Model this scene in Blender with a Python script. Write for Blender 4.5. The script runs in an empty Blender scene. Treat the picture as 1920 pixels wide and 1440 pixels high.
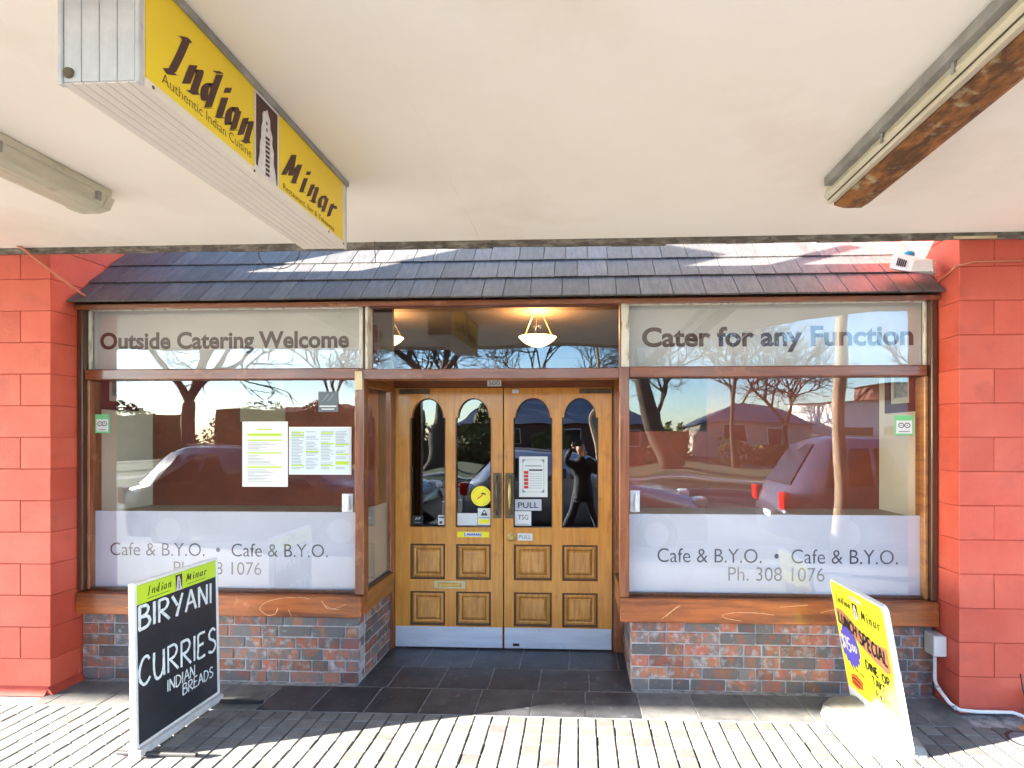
import bpy, bmesh, math, random
from mathutils import Vector, Matrix, noise
R = math.radians
rng = random.Random(7)
scn = bpy.context.scene
COL = scn.collection

# ---------------------------------------------------------------- camera
cd = bpy.data.cameras.new('camera'); cam = bpy.data.objects.new('camera', cd); COL.objects.link(cam)
cd.lens = 19.5; cd.sensor_width = 36.0
cd.shift_x = -0.0401; cd.shift_y = 0.0516
cd.clip_start = 0.02; cd.clip_end = 600
cam.location = (0, 0, 1.62); cam.rotation_euler = (R(90), 0, R(2.6425))
scn.camera = cam
# ---------------------------------------------------------------- light
SUN_EL = 15.0
TRAV = Vector((1, 0.33, 0)).normalized() * math.cos(R(SUN_EL)) + Vector((0, 0, -math.sin(R(SUN_EL))))
w = bpy.data.worlds.new('World'); scn.world = w; w.use_nodes = True
nt = w.node_tree; nt.nodes.clear()
sky = nt.nodes.new('ShaderNodeTexSky'); sky.sky_type = 'NISHITA'; sky.sun_disc = False
sky.sun_elevation = R(SUN_EL)
sd = -TRAV
sky.sun_rotation = math.atan2(sd.x, sd.y)
sky.altitude = 200; sky.air_density = 1.0; sky.dust_density = 0.4; sky.ozone_density = 3.5
bg = nt.nodes.new('ShaderNodeBackground'); bg.inputs[1].default_value = 0.10
wo = nt.nodes.new('ShaderNodeOutputWorld')
nt.links.new(sky.outputs[0], bg.inputs[0]); nt.links.new(bg.outputs[0], wo.inputs[0])
sl = bpy.data.lights.new('sun', 'SUN'); sl.energy = 5.0; sl.angle = R(0.5); sl.color = (1, 0.93, 0.82)
so = bpy.data.objects.new('sun', sl); COL.objects.link(so)
so.rotation_euler = TRAV.to_track_quat('-Z', 'Y').to_euler()
scn.view_settings.view_transform = 'Standard'; scn.view_settings.look = 'None'
scn.view_settings.exposure = 4.10; scn.view_settings.gamma = 1.0
scn.view_settings.use_curve_mapping = False

# ---------------------------------------------------------------- materials
MATS = {}
def M(name, col, rough=0.6, col2=None, scale=4.0, st=(1, 1, 1), ramp=(0.35, 0.65), bump=0.0, bscale=80, bst=None,
      metal=0.0, rnd=0.0, coat=0.0, spec=0.5, emit=None, es=0.0, dirt=None, dscale=3.0, dramp=(0.55, 0.75), bdist=0.002, hue=0.0, island=False):
    m = bpy.data.materials.new(name); m.use_nodes = True
    nt = m.node_tree; N = nt.nodes; L = nt.links
    b = N['Principled BSDF']
    b.inputs['Roughness'].default_value = rough; b.inputs['Metallic'].default_value = metal
    b.inputs['Specular IOR Level'].default_value = spec
    b.inputs['Coat Weight'].default_value = coat; b.inputs['Coat Roughness'].default_value = 0.12
    tc = N.new('ShaderNodeTexCoord')
    info = N.new('ShaderNodeObjectInfo')
    off = N.new('ShaderNodeVectorMath'); off.operation = 'ADD'
    mul = N.new('ShaderNodeMath'); mul.operation = 'MULTIPLY'; mul.inputs[1].default_value = 37.0 if rnd else 0.0
    L.new(info.outputs['Random'], mul.inputs[0])
    L.new(tc.outputs['Object'], off.inputs[0]); L.new(mul.outputs[0], off.inputs[1])
    def noise_tex(sc, stv, det=6):
        mp = N.new('ShaderNodeMapping'); mp.inputs['Scale'].default_value = stv
        L.new(off.outputs[0], mp.inputs['Vector'])
        n = N.new('ShaderNodeTexNoise'); n.inputs['Scale'].default_value = sc; n.inputs['Detail'].default_value = det
        n.inputs['Roughness'].default_value = 0.6
        L.new(mp.outputs[0], n.inputs['Vector']); return n
    rgb = N.new('ShaderNodeRGB'); rgb.outputs[0].default_value = (*col, 1); cur = rgb.outputs[0]
    def mixc(a, colb, fac, rp):
        rr = N.new('ShaderNodeMapRange'); rr.inputs['From Min'].default_value = rp[0]; rr.inputs['From Max'].default_value = rp[1]
        L.new(fac, rr.inputs['Value'])
        mx = N.new('ShaderNodeMix'); mx.data_type = 'RGBA'
        L.new(rr.outputs[0], mx.inputs['Factor']); L.new(a, mx.inputs['A']); mx.inputs['B'].default_value = (*colb, 1)
        return mx.outputs['Result']
    if col2 is not None:
        cur = mixc(cur, col2, noise_tex(scale, st).outputs['Fac'], ramp)
    if dirt is not None:
        cur = mixc(cur, dirt, noise_tex(dscale, (1, 1, 1), 8).outputs['Fac'], dramp)
    if rnd:
        src = info.outputs['Random']
        if island:
            g = N.new('ShaderNodeNewGeometry'); src = g.outputs['Random Per Island']
        hv = N.new('ShaderNodeHueSaturation')
        mr = N.new('ShaderNodeMapRange'); mr.inputs['To Min'].default_value = 1 - rnd; mr.inputs['To Max'].default_value = 1 + rnd
        L.new(src, mr.inputs['Value']); L.new(mr.outputs[0], hv.inputs['Value'])
        if hue:
            wn = N.new('ShaderNodeTexWhiteNoise'); wn.noise_dimensions = '1D'; L.new(src, wn.inputs['W'])
            mh = N.new('ShaderNodeMapRange'); mh.inputs['To Min'].default_value = 0.5 - hue; mh.inputs['To Max'].default_value = 0.5 + hue
            L.new(wn.outputs['Value'], mh.inputs['Value']); L.new(mh.outputs[0], hv.inputs['Hue'])
        L.new(cur, hv.inputs['Color']); cur = hv.outputs[0]
    L.new(cur, b.inputs['Base Color'])
    if bump:
        bn = N.new('ShaderNodeBump'); bn.inputs['Strength'].default_value = bump; bn.inputs['Distance'].default_value = bdist
        L.new(noise_tex(bscale, bst or st, 4).outputs['Fac'], bn.inputs['Height']); L.new(bn.outputs[0], b.inputs['Normal'])
    if emit is not None:
        b.inputs['Emission Color'].default_value = (*emit, 1); b.inputs['Emission Strength'].default_value = es
    MATS[name] = m; return m
def glass(name, ior=0.05, tint=(1, 1, 1), wob=0.02, wscale=2.0):
    m = bpy.data.materials.new(name); m.use_nodes = True; N = m.node_tree.nodes; L = m.node_tree.links; N.clear()
    gm = N.new('ShaderNodeNewGeometry'); dt = N.new('ShaderNodeVectorMath'); dt.operation = 'DOT_PRODUCT'
    L.new(gm.outputs['Incoming'], dt.inputs[0]); L.new(gm.outputs['Normal'], dt.inputs[1])
    def mth(op, x, y=None):
        q = N.new('ShaderNodeMath'); q.operation = op
        for i, v in enumerate((x, y)):
            if v is None: continue
            if isinstance(v, (int, float)): q.inputs[i].default_value = v
            else: L.new(v, q.inputs[i])
        return q.outputs[0]
    schlick = mth('ADD', mth('MULTIPLY', mth('POWER', mth('SUBTRACT', 1.0, mth('ABSOLUTE', dt.outputs['Value'])), 5.0), 1 - ior), ior)
    t = N.new('ShaderNodeBsdfTransparent'); t.inputs[0].default_value = (*tint, 1)
    g = N.new('ShaderNodeBsdfGlossy'); g.inputs['Roughness'].default_value = 0.0; g.inputs[0].default_value = (1, 1, 1, 1)
    tc = N.new('ShaderNodeTexCoord'); n = N.new('ShaderNodeTexNoise'); n.inputs['Scale'].default_value = wscale; n.inputs['Detail'].default_value = 1
    L.new(tc.outputs['Object'], n.inputs['Vector'])
    bn = N.new('ShaderNodeBump'); bn.inputs['Strength'].default_value = 1.0; bn.inputs['Distance'].default_value = wob
    L.new(n.outputs['Fac'], bn.inputs['Height']); L.new(bn.outputs[0], g.inputs['Normal'])
    mx = N.new('ShaderNodeMixShader'); o = N.new('ShaderNodeOutputMaterial')
    L.new(schlick, mx.inputs[0]); L.new(t.outputs[0], mx.inputs[1]); L.new(g.outputs[0], mx.inputs[2]); L.new(mx.outputs[0], o.inputs[0])
    MATS[name] = m; return m

M('ceiling', (0.92, 0.865, 0.77), 0.75, (0.88, 0.815, 0.71), 0.9, ramp=(0.4, 0.7), bump=0.25, bscale=60, dirt=(0.76, 0.67, 0.54), dscale=1.1, dramp=(0.52, 0.85))
M('fascia', (0.11, 0.09, 0.07), 0.9, (0.30, 0.27, 0.22), 9, st=(1, 3, 3), ramp=(0.45, 0.68), bump=0.8, bscale=60, dirt=(0.04, 0.035, 0.03), dscale=20)
M('red_block', (0.52, 0.070, 0.036), 0.6, (0.59, 0.105, 0.060), 2.2, bump=1.0, bscale=130, rnd=0.08, bdist=0.0022, dirt=(0.42, 0.065, 0.04), dscale=6, dramp=(0.56, 0.78))
M('red_joint', (0.46, 0.062, 0.034), 0.8, (0.34, 0.045, 0.028), 14, bump=0.6, bscale=90)
M('brick', (0.31, 0.105, 0.058), 0.72, (0.13, 0.115, 0.11), 14, st=(1.6, 1, 0.5), ramp=(0.46, 0.56), bump=0.9, bscale=60, rnd=0.28, dirt=(0.36, 0.34, 0.33), dscale=20, dramp=(0.50, 0.72), hue=0.012)
M('brick_grey', (0.115, 0.105, 0.105), 0.7, (0.24, 0.095, 0.065), 11, st=(1, 1, 0.6), ramp=(0.50, 0.60), bump=0.9, bscale=60, rnd=0.35, dirt=(0.38, 0.37, 0.38), dscale=22, dramp=(0.60, 0.78), hue=0.02)
M('mortar', (0.42, 0.41, 0.41), 0.95, (0.24, 0.23, 0.23), 12, bump=1.0, bscale=120)
M('plinth', (0.10, 0.10, 0.115), 0.75, (0.20, 0.20, 0.22), 8, bump=0.6, bscale=70)
M('slate_tile', (0.026, 0.027, 0.031), 0.36, (0.060, 0.061, 0.068), 7, bump=0.5, bscale=50, rnd=0.30, dirt=(0.19, 0.19, 0.20), dscale=16, dramp=(0.60, 0.80))
M('kerb_tile', (0.15, 0.145, 0.135), 0.7, (0.085, 0.085, 0.085), 9, bump=0.5, bscale=90, rnd=0.20, dirt=(0.08, 0.08, 0.08), dscale=14, dramp=(0.62, 0.8))
M('grout', (0.36, 0.35, 0.34), 0.95, (0.14, 0.14, 0.14), 20)
M('paver', (0.165, 0.158, 0.144), 0.8, (0.13, 0.124, 0.115), 10, bump=0.8, bscale=150, rnd=0.20, dirt=(0.065, 0.06, 0.055), dscale=12, dramp=(0.6, 0.8))
M('paver_joint', (0.035, 0.028, 0.024), 1.0, (0.07, 0.06, 0.05), 40)
M('frame_h', (0.24, 0.070, 0.022), 0.35, (0.14, 0.038, 0.013), 3, st=(1, 14, 14), coat=0.5, bump=0.3, bscale=6, bst=(3, 60, 60), rnd=0.08, dirt=(0.40, 0.17, 0.08), dscale=7, dramp=(0.60, 0.80))
M('frame_v', (0.28, 0.088, 0.028), 0.35, (0.15, 0.042, 0.014), 3, st=(14, 14, 1), coat=0.5, bump=0.3, bscale=6, bst=(60, 60, 3), rnd=0.08, dirt=(0.45, 0.20, 0.09), dscale=7, dramp=(0.58, 0.80))
M('dark_wood', (0.10, 0.035, 0.015), 0.4, (0.05, 0.02, 0.01), 3, st=(14, 14, 1), coat=0.4)
M('sill', (0.40, 0.105, 0.020), 0.40, (0.16, 0.042, 0.012), 2.2, st=(1, 9, 9), ramp=(0.38, 0.62), coat=0.35, bump=0.5, bscale=5, bst=(4, 60, 60), dirt=(0.60, 0.30, 0.14), dscale=5, dramp=(0.63, 0.78))
M('side_wood', (0.40, 0.16, 0.036), 0.40, (0.22, 0.08, 0.02), 2.5, st=(9, 1, 9), coat=0.35, bump=0.3, bscale=6, bst=(60, 3, 60))
M('pale_wood', (0.62, 0.50, 0.30), 0.55, (0.50, 0.38, 0.20), 6)
M('pale_paint', (0.60, 0.56, 0.48), 0.6, (0.34, 0.26, 0.17), 26, st=(1, 1, 0.3), ramp=(0.5, 0.66), bump=0.6, bscale=80)
M('scratch', (0.70, 0.42, 0.22), 0.8)
M('oak', (0.68, 0.30, 0.048), 0.30, (0.52, 0.195, 0.028), 2.6, st=(16, 16, 1.2), ramp=(0.35, 0.68), coat=0.45, bump=0.2, bscale=7, bst=(60, 60, 3), dirt=(0.34, 0.13, 0.03), dscale=6, dramp=(0.58, 0.80))
M('oak_panel', (0.64, 0.30, 0.065), 0.32, (0.42, 0.165, 0.03), 4, st=(12, 12, 1.5), coat=0.4, bump=0.25, bscale=7, bst=(60, 60, 3), rnd=0.06, dirt=(0.36, 0.15, 0.035), dscale=7, dramp=(0.58, 0.80))
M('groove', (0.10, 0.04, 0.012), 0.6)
M('kick', (0.66, 0.67, 0.72), 0.42, (0.56, 0.57, 0.62), 3, st=(1, 1, 8), metal=0.25, bump=0.2, bscale=90, dirt=(0.30, 0.30, 0.31), dscale=9, dramp=(0.62, 0.8))
M('shingle', (0.052, 0.049, 0.048), 0.55, (0.092, 0.087, 0.085), 9, st=(5, 1, 1), bump=1.0, bscale=30, bst=(6, 1, 1), rnd=0.26, dirt=(0.17, 0.17, 0.17), dscale=25, dramp=(0.64, 0.85))
M('alu', (0.74, 0.68, 0.60), 0.45, (0.68, 0.61, 0.53), 4, st=(3, 0.5, 3), bump=0.15, bscale=120)
M('alu_grey', (0.46, 0.46, 0.47), 0.5, (0.60, 0.58, 0.56), 9, bump=0.3, bscale=90, dirt=(0.25, 0.22, 0.19), dscale=12, dramp=(0.64, 0.8))
M('sign_trim', (0.32, 0.31, 0.28), 0.5, (0.2, 0.19, 0.17), 9)
M('line', (0.16, 0.13, 0.10), 0.8)
M('yellow', (0.82, 0.60, 0.010), 0.35, (0.80, 0.57, 0.01), 2)
M('print_brown', (0.060, 0.018, 0.014), 0.5)
M('print_black', (0.012, 0.012, 0.013), 0.5)
M('print_white', (0.72, 0.70, 0.70), 0.5, (0.60, 0.57, 0.58), 60)
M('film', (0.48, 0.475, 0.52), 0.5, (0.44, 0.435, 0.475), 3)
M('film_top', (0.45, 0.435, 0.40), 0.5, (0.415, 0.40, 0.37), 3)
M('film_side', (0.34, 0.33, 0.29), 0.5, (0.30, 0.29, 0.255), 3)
M('letter_dark', (0.045, 0.015, 0.010), 0.5, (0.045, 0.025, 0.02), 3)
M('letter_grey', (0.035, 0.03, 0.035), 0.5, (0.11, 0.10, 0.10), 4, ramp=(0.45, 0.6))
M('letter_pale', (0.16, 0.14, 0.12), 0.5, (0.24, 0.22, 0.19), 4, ramp=(0.45, 0.6))
M('cream_wall', (0.66, 0.62, 0.48), 0.8, (0.60, 0.56, 0.43), 2)
M('maroon', (0.24, 0.048, 0.014), 0.75, (0.17, 0.032, 0.010), 2.5)
M('brown_in', (0.22, 0.13, 0.07), 0.8, (0.17, 0.10, 0.05), 2)
M('beige_in', (0.42, 0.33, 0.20), 0.8, (0.36, 0.28, 0.17), 2)
M('carpet', (0.05, 0.02, 0.02), 0.95)
M('pic_frame', (0.085, 0.022, 0.028), 0.5)
M('pic_mat', (0.52, 0.56, 0.50), 0.7)
M('pic_print', (0.13, 0.20, 0.24), 0.6, (0.32, 0.38, 0.36), 30)
M('pic_dark', (0.03, 0.03, 0.045), 0.5, (0.10, 0.03, 0.025), 18)
M('pic_beige', (0.34, 0.26, 0.15), 0.7)
M('paper', (0.68, 0.68, 0.66), 0.6)
M('paper_blue', (0.56, 0.62, 0.67), 0.6)
M('print_lime', (0.42, 0.58, 0.03), 0.6)
M('print_grey', (0.20, 0.21, 0.24), 0.6)
M('print_green', (0.16, 0.52, 0.22), 0.6)
M('print_red', (0.55, 0.03, 0.02), 0.6)
M('print_blue', (0.04, 0.05, 0.40), 0.6)
M('print_violet', (0.10, 0.08, 0.50), 0.6)
M('print_tan', (0.48, 0.22, 0.11), 0.6)
M('print_orange', (0.70, 0.15, 0.03), 0.6)
M('smoke_film', (0.10, 0.115, 0.13), 0.3)
M('sticker_yellow', (0.88, 0.76, 0.02), 0.5)
M('brass', (0.62, 0.44, 0.16), 0.35, (0.45, 0.30, 0.10), 20, metal=0.9)
M('brass_pale', (0.70, 0.58, 0.32), 0.45, (0.60, 0.46, 0.22), 10, metal=0.5)
M('bronze', (0.10, 0.08, 0.055), 0.45, (0.17, 0.13, 0.08), 20, metal=0.7)
M('black_metal', (0.02, 0.02, 0.022), 0.4)
M('white_plastic', (0.76, 0.76, 0.74), 0.4, (0.68, 0.67, 0.63), 7)
M('grey_plastic', (0.50, 0.50, 0.46), 0.5, (0.42, 0.42, 0.38), 7)
M('base_plastic', (0.20, 0.20, 0.185), 0.5, (0.16, 0.16, 0.148), 9, dirt=(0.22, 0.21, 0.19), dscale=8)
M('blue_lens', (0.02, 0.32, 0.50), 0.15)
M('light_cream', (0.62, 0.58, 0.44), 0.4, (0.54, 0.50, 0.36), 6, st=(3, 0.5, 3))
M('light_dirty', (0.44, 0.43, 0.32), 0.45, (0.58, 0.54, 0.42), 6, st=(3, 0.6, 3), dirt=(0.30, 0.28, 0.20), dscale=5)
M('rust', (0.30, 0.12, 0.03), 0.85, (0.10, 0.045, 0.018), 11, st=(2, 0.8, 2), ramp=(0.4, 0.6), bump=0.9, bscale=60, dirt=(0.42, 0.34, 0.20), dscale=16, dramp=(0.55, 0.72))
M('pipe_paint', (0.50, 0.16, 0.08), 0.5)
M('board_black', (0.016, 0.018, 0.024), 0.5, (0.028, 0.03, 0.037), 5, dirt=(0.05, 0.052, 0.06), dscale=3)
M('chalk', (0.74, 0.80, 0.80), 0.9, (0.52, 0.58, 0.58), 45, ramp=(0.45, 0.7))
M('lime', (0.52, 0.72, 0.03), 0.5)
M('sign_yellow', (0.84, 0.78, 0.03), 0.45)
M('asphalt', (0.026, 0.031, 0.034), 0.9, (0.045, 0.045, 0.048), 3, bump=0.4, bscale=90)
M('grass', (0.030, 0.055, 0.014), 0.95, (0.055, 0.075, 0.02), 1.2, bump=0.6, bscale=20)
M('ground', (0.09, 0.09, 0.06), 0.95, (0.06, 0.075, 0.04), 0.2)
M('concrete', (0.32, 0.31, 0.29), 0.85, (0.26, 0.25, 0.24), 3)
M('paint_line', (0.75, 0.75, 0.72), 0.7)
M('bark', (0.075, 0.058, 0.045), 0.95, (0.045, 0.034, 0.026), 5, st=(4, 4, 1), bump=0.8, bscale=30)
M('bark_pale', (0.34, 0.26, 0.19), 0.9, (0.22, 0.16, 0.11), 6, st=(3, 3, 1), bump=0.6, bscale=30)
M('twig', (0.07, 0.045, 0.035), 0.9)
M('hedge_leaf', (0.030, 0.045, 0.016), 0.8, (0.10, 0.11, 0.03), 4, rnd=0.3, island=True)
M('red_leaf', (0.40, 0.07, 0.03), 0.7)
M('dry_leaf', (0.42, 0.20, 0.08), 0.8, (0.30, 0.12, 0.05), 30)
M('roof_grey', (0.13, 0.15, 0.20), 0.6, (0.10, 0.12, 0.16), 2)
M('roof_red', (0.13, 0.05, 0.035), 0.8)
M('house_cream', (0.40, 0.36, 0.29), 0.8)
M('house_brick', (0.13, 0.055, 0.04), 0.85, (0.09, 0.04, 0.03), 5)
M('white_wall', (0.72, 0.71, 0.68), 0.8)
M('dark_glass', (0.015, 0.018, 0.022), 0.06)
M('car_grey', (0.025, 0.026, 0.03), 0.25, metal=0.5, coat=1.0)
M('car_silver', (0.42, 0.46, 0.54), 0.28, metal=0.6, coat=1.0)
M('car_violet', (0.16, 0.15, 0.22), 0.28, metal=0.6, coat=1.0)
M('tyre', (0.02, 0.02, 0.02), 0.85)
M('rim', (0.45, 0.45, 0.46), 0.35, metal=0.8)
M('tail_red', (0.55, 0.01, 0.01), 0.2)
M('head_lens', (0.75, 0.76, 0.78), 0.1)
M('coat', (0.014, 0.016, 0.026), 0.8, (0.035, 0.036, 0.045), 14, bump=1.0, bscale=9, bdist=0.02)
M('trousers', (0.030, 0.036, 0.060), 0.9, (0.05, 0.06, 0.09), 20)
M('skin', (0.55, 0.30, 0.21), 0.5)
M('hair', (0.10, 0.05, 0.03), 0.6)
M('lamp_bowl', (0.8, 0.7, 0.5), 0.4, emit=(1.0, 0.66, 0.26), es=0.45)
M('lamp_core', (0.9, 0.85, 0.7), 0.4, emit=(1.0, 0.86, 0.55), es=2.0)
M('roller', (0.30, 0.27, 0.24), 0.8)
G = glass('glass', 0.055, wob=0.004, wscale=1.6)
GD = glass('glass_door', 0.085, (0.45, 0.47, 0.5), wob=0.003, wscale=2.4)

# ---------------------------------------------------------------- mesh helpers
WL = {}
class MB:
    def __init__(s): s.b = bmesh.new()
    def quad(s, *p):
        vs = [s.b.verts.new(q) for q in p]; s.b.faces.new(vs); return s
    def box(s, x0, x1, y0, y1, z0, z1, jit=0.0):
        v = [s.b.verts.new((x + rng.uniform(-jit, jit), y + rng.uniform(-jit, jit), z + rng.uniform(-jit, jit))) for x in (x0, x1) for y in (y0, y1) for z in (z0, z1)]
        for f in ((0, 1, 3, 2), (4, 6, 7, 5), (0, 4, 5, 1), (2, 3, 7, 6), (0, 2, 6, 4), (1, 5, 7, 3)):
            s.b.faces.new([v[i] for i in f])
        return s
    def bev(s, x0, x1, y0, y1, z0, z1, c=0.003, jit=0.0):
        # chamfered box, 26 faces
        X = (x0, x1); Y = (y0, y1); Z = (z0, z1); V = {}
        for i in (0, 1):
            for j in (0, 1):
                for k in (0, 1):
                    dx = c if i == 0 else -c; dy = c if j == 0 else -c; dz = c if k == 0 else -c
                    jx, jy, jz = (rng.uniform(-jit, jit) for _ in range(3))
                    V[i, j, k, 0] = s.b.verts.new((X[i] + jx, Y[j] + dy + jy, Z[k] + dz + jz))
                    V[i, j, k, 1] = s.b.verts.new((X[i] + dx + jx, Y[j] + jy, Z[k] + dz + jz))
                    V[i, j, k, 2] = s.b.verts.new((X[i] + dx + jx, Y[j] + dy + jy, Z[k] + jz))
        F = []
        for a in (0, 1):
            F.append([V[a, 0, 0, 0], V[a, 1, 0, 0], V[a, 1, 1, 0], V[a, 0, 1, 0]])
            F.append([V[0, a, 0, 1], V[1, a, 0, 1], V[1, a, 1, 1], V[0, a, 1, 1]])
            F.append([V[0, 0, a, 2], V[1, 0, a, 2], V[1, 1, a, 2], V[0, 1, a, 2]])
            for b_ in (0, 1):
                F.append([V[0, a, b_, 1], V[1, a, b_, 1], V[1, a, b_, 2], V[0, a, b_, 2]])
                F.append([V[a, 0, b_, 0], V[a, 1, b_, 0], V[a, 1, b_, 2], V[a, 0, b_, 2]])
                F.append([V[a, b_, 0, 0], V[a, b_, 1, 0], V[a, b_, 1, 1], V[a, b_, 0, 1]])
                for c_ in (0, 1):
                    F.append([V[a, b_, c_, 0], V[a, b_, c_, 1], V[a, b_, c_, 2]])
        for f in F: s.b.faces.new(f)
        return s
    def prism(s, pts, axis, a0, a1):
        # pts in the plane perpendicular to axis; X:(y,z) Y:(x,z) Z:(x,y)
        def P(p, a): return {'X': (a, p[0], p[1]), 'Y': (p[0], a, p[1]), 'Z': (p[0], p[1], a)}[axis]
        A = [s.b.verts.new(P(p, a0)) for p in pts]; B = [s.b.verts.new(P(p, a1)) for p in pts]
        s.b.faces.new(A); s.b.faces.new(B[::-1]); n = len(pts)
        for i in range(n): s.b.faces.new((A[i], B[i], B[(i + 1) % n], A[(i + 1) % n]))
        return s
    def tube(s, pts, r, n=8, cap=True):
        pts = [Vector(p) for p in pts]; rs = r if isinstance(r, (list, tuple)) else [r] * len(pts)
        rings = []; up = None
        for i, p in enumerate(pts):
            d = (pts[min(i + 1, len(pts) - 1)] - pts[max(i - 1, 0)]).normalized()
            if up is None: up = d.orthogonal().normalized()
            up = (up - d * up.dot(d)).normalized(); sd = d.cross(up)
            rings.append([s.b.verts.new(p + (up * math.cos(2 * math.pi * k / n) + sd * math.sin(2 * math.pi * k / n)) * rs[i]) for k in range(n)])
        for a, b in zip(rings, rings[1:]):
            for k in range(n): s.b.faces.new((a[k], a[(k + 1) % n], b[(k + 1) % n], b[k]))
        if cap: s.b.faces.new(rings[0][::-1]); s.b.faces.new(rings[-1])
        return s
    def lathe(s, prof, c=(0, 0, 0), n=20, axis='Z'):
        rings = []
        for r, h in prof:
            ring = []
            for k in range(n):
                a = 2 * math.pi * k / n; u, v = r * math.cos(a), r * math.sin(a)
                q = {'Z': (u, v, h), 'Y': (u, h, v), 'X': (h, u, v)}[axis]
                ring.append(s.b.verts.new((c[0] + q[0], c[1] + q[1], c[2] + q[2])))
            rings.append(ring)
        for a, b in zip(rings, rings[1:]):
            for k in range(n): s.b.faces.new((a[k], a[(k + 1) % n], b[(k + 1) % n], b[k]))
        s.b.faces.new(rings[0]); s.b.faces.new(rings[-1]); return s
    def mesh(s, mat, smooth=False):
        bmesh.ops.recalc_face_normals(s.b, faces=s.b.faces)
        m = bpy.data.meshes.new('m'); s.b.to_mesh(m); s.b.free()
        for x in (mat if isinstance(mat, (list, tuple)) else [mat]): m.materials.append(MATS[x])
        if smooth:
            for p in m.polygons: p.use_smooth = True
        return m
def put(name, mesh, parent=None, loc=(0, 0, 0), rot=None, label=None, kind=None):
    o = bpy.data.objects.new(name, mesh); COL.objects.link(o)
    loc = Vector(loc); WL[o.name] = loc
    if parent is not None: o.parent = parent; o.location = loc - WL[parent.name]
    else: o.location = loc
    if rot: o.rotation_euler = rot
    if label: o['label'] = label
    if kind: o['kind'] = kind
    return o
def ob(name, mb, mat, parent=None, loc=(0, 0, 0), rot=None, smooth=False, **k):
    return put(name, mb.mesh(mat, smooth), parent, loc, rot, **k)
def thing(name, label, cat, loc=(0, 0, 0), rot=None, group=None):
    o = bpy.data.objects.new(name, None); COL.objects.link(o); o.empty_display_size = 0.05
    o.location = loc; WL[o.name] = Vector(loc)
    if rot is not None: o.rotation_euler = rot; WL[o.name] = Vector((0, 0, 0))
    o['label'] = label; o['category'] = cat
    if group: o['group'] = group
    return o
def tag(o, label, cat, group=None):
    o['label'] = label; o['category'] = cat
    if group: o['group'] = group
    return o

# ---- writing
def text_pts(body, bold=0.0, shear=0.0):
    c = bpy.data.curves.new('t', 'FONT'); c.body = body; c.size = 1; c.offset = bold; c.shear = shear; c.resolution_u = 4
    o = bpy.data.objects.new('t', c); COL.objects.link(o)
    dg = bpy.context.evaluated_depsgraph_get(); me = bpy.data.meshes.new_from_object(o.evaluated_get(dg))
    bpy.data.objects.remove(o); bpy.data.curves.remove(c); return me
CAPH = 0.73
def text(body, org, u, v, width, cap, mat, parent, bold=0.0, shear=0.0, name='lettering', label=None):
    me = text_pts(body, bold, shear)
    xs = [q.co.x for q in me.vertices]; x0, x1 = min(xs), max(xs)
    sx = width / (x1 - x0) if width else cap / CAPH; sy = cap / CAPH
    O, U, V = Vector(org), Vector(u), Vector(v)
    for q in me.vertices: q.co = O + U * ((q.co.x - x0) * sx) + V * (q.co.y * sy)
    me.materials.clear(); me.materials.append(MATS[mat])
    return put(name, me, parent, label=label)
def smoothp(p, n=5):
    if len(p) < 3: return [Vector(q) for q in p]
    P = [Vector(q) for q in p]; out = []
    for i in range(len(P) - 1):
        a = P[max(i - 1, 0)]; b = P[i]; c = P[i + 1]; d = P[min(i + 2, len(P) - 1)]
        for k in range(n):
            t = k / n
            out.append(0.5 * ((2 * b) + (c - a) * t + (2 * a - 5 * b + 4 * c - d) * t * t + (3 * b - a - 3 * c + d) * t ** 3))
    out.append(P[-1]); return out
def strokes(mb, sts, T, wdt, nib=None, dn=(0, 0, 0), smooth_n=5, wob=0.0):
    """sts: list of polylines (2D); T: maps 2D to 3D; wdt: pen width in 2D units; nib angle for a broad pen"""
    global _sk
    dn = Vector(dn)
    for st_ in sts:
        _sk += 1
        P = smoothp([(a, b) for a, b in st_], smooth_n)
        P = [Vector((p[0], p[1])) for p in P]; L = []
        for i, p in enumerate(P):
            if nib is None:
                d = (P[min(i + 1, len(P) - 1)] - P[max(i - 1, 0)]); d = d.normalized() if d.length > 1e-6 else Vector((1, 0))
                n_ = Vector((-d.y, d.x)) * wdt * 0.5 * (1 + rng.uniform(-wob, wob))
            else: n_ = Vector((math.cos(nib), math.sin(nib))) * wdt * 0.5 * (1 + rng.uniform(-wob, wob))
            L.append((p + n_, p - n_))
        o_ = dn * (0.00012 * (_sk % 12))
        vs = [(mb.b.verts.new(Vector(T(*a)) + o_), mb.b.verts.new(Vector(T(*b)) + o_)) for a, b in L]
        for a, b in zip(vs, vs[1:]):
            try: mb.b.faces.new((a[0], a[1], b[1], b[0]))
            except ValueError: pass
_sk = 0
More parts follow.
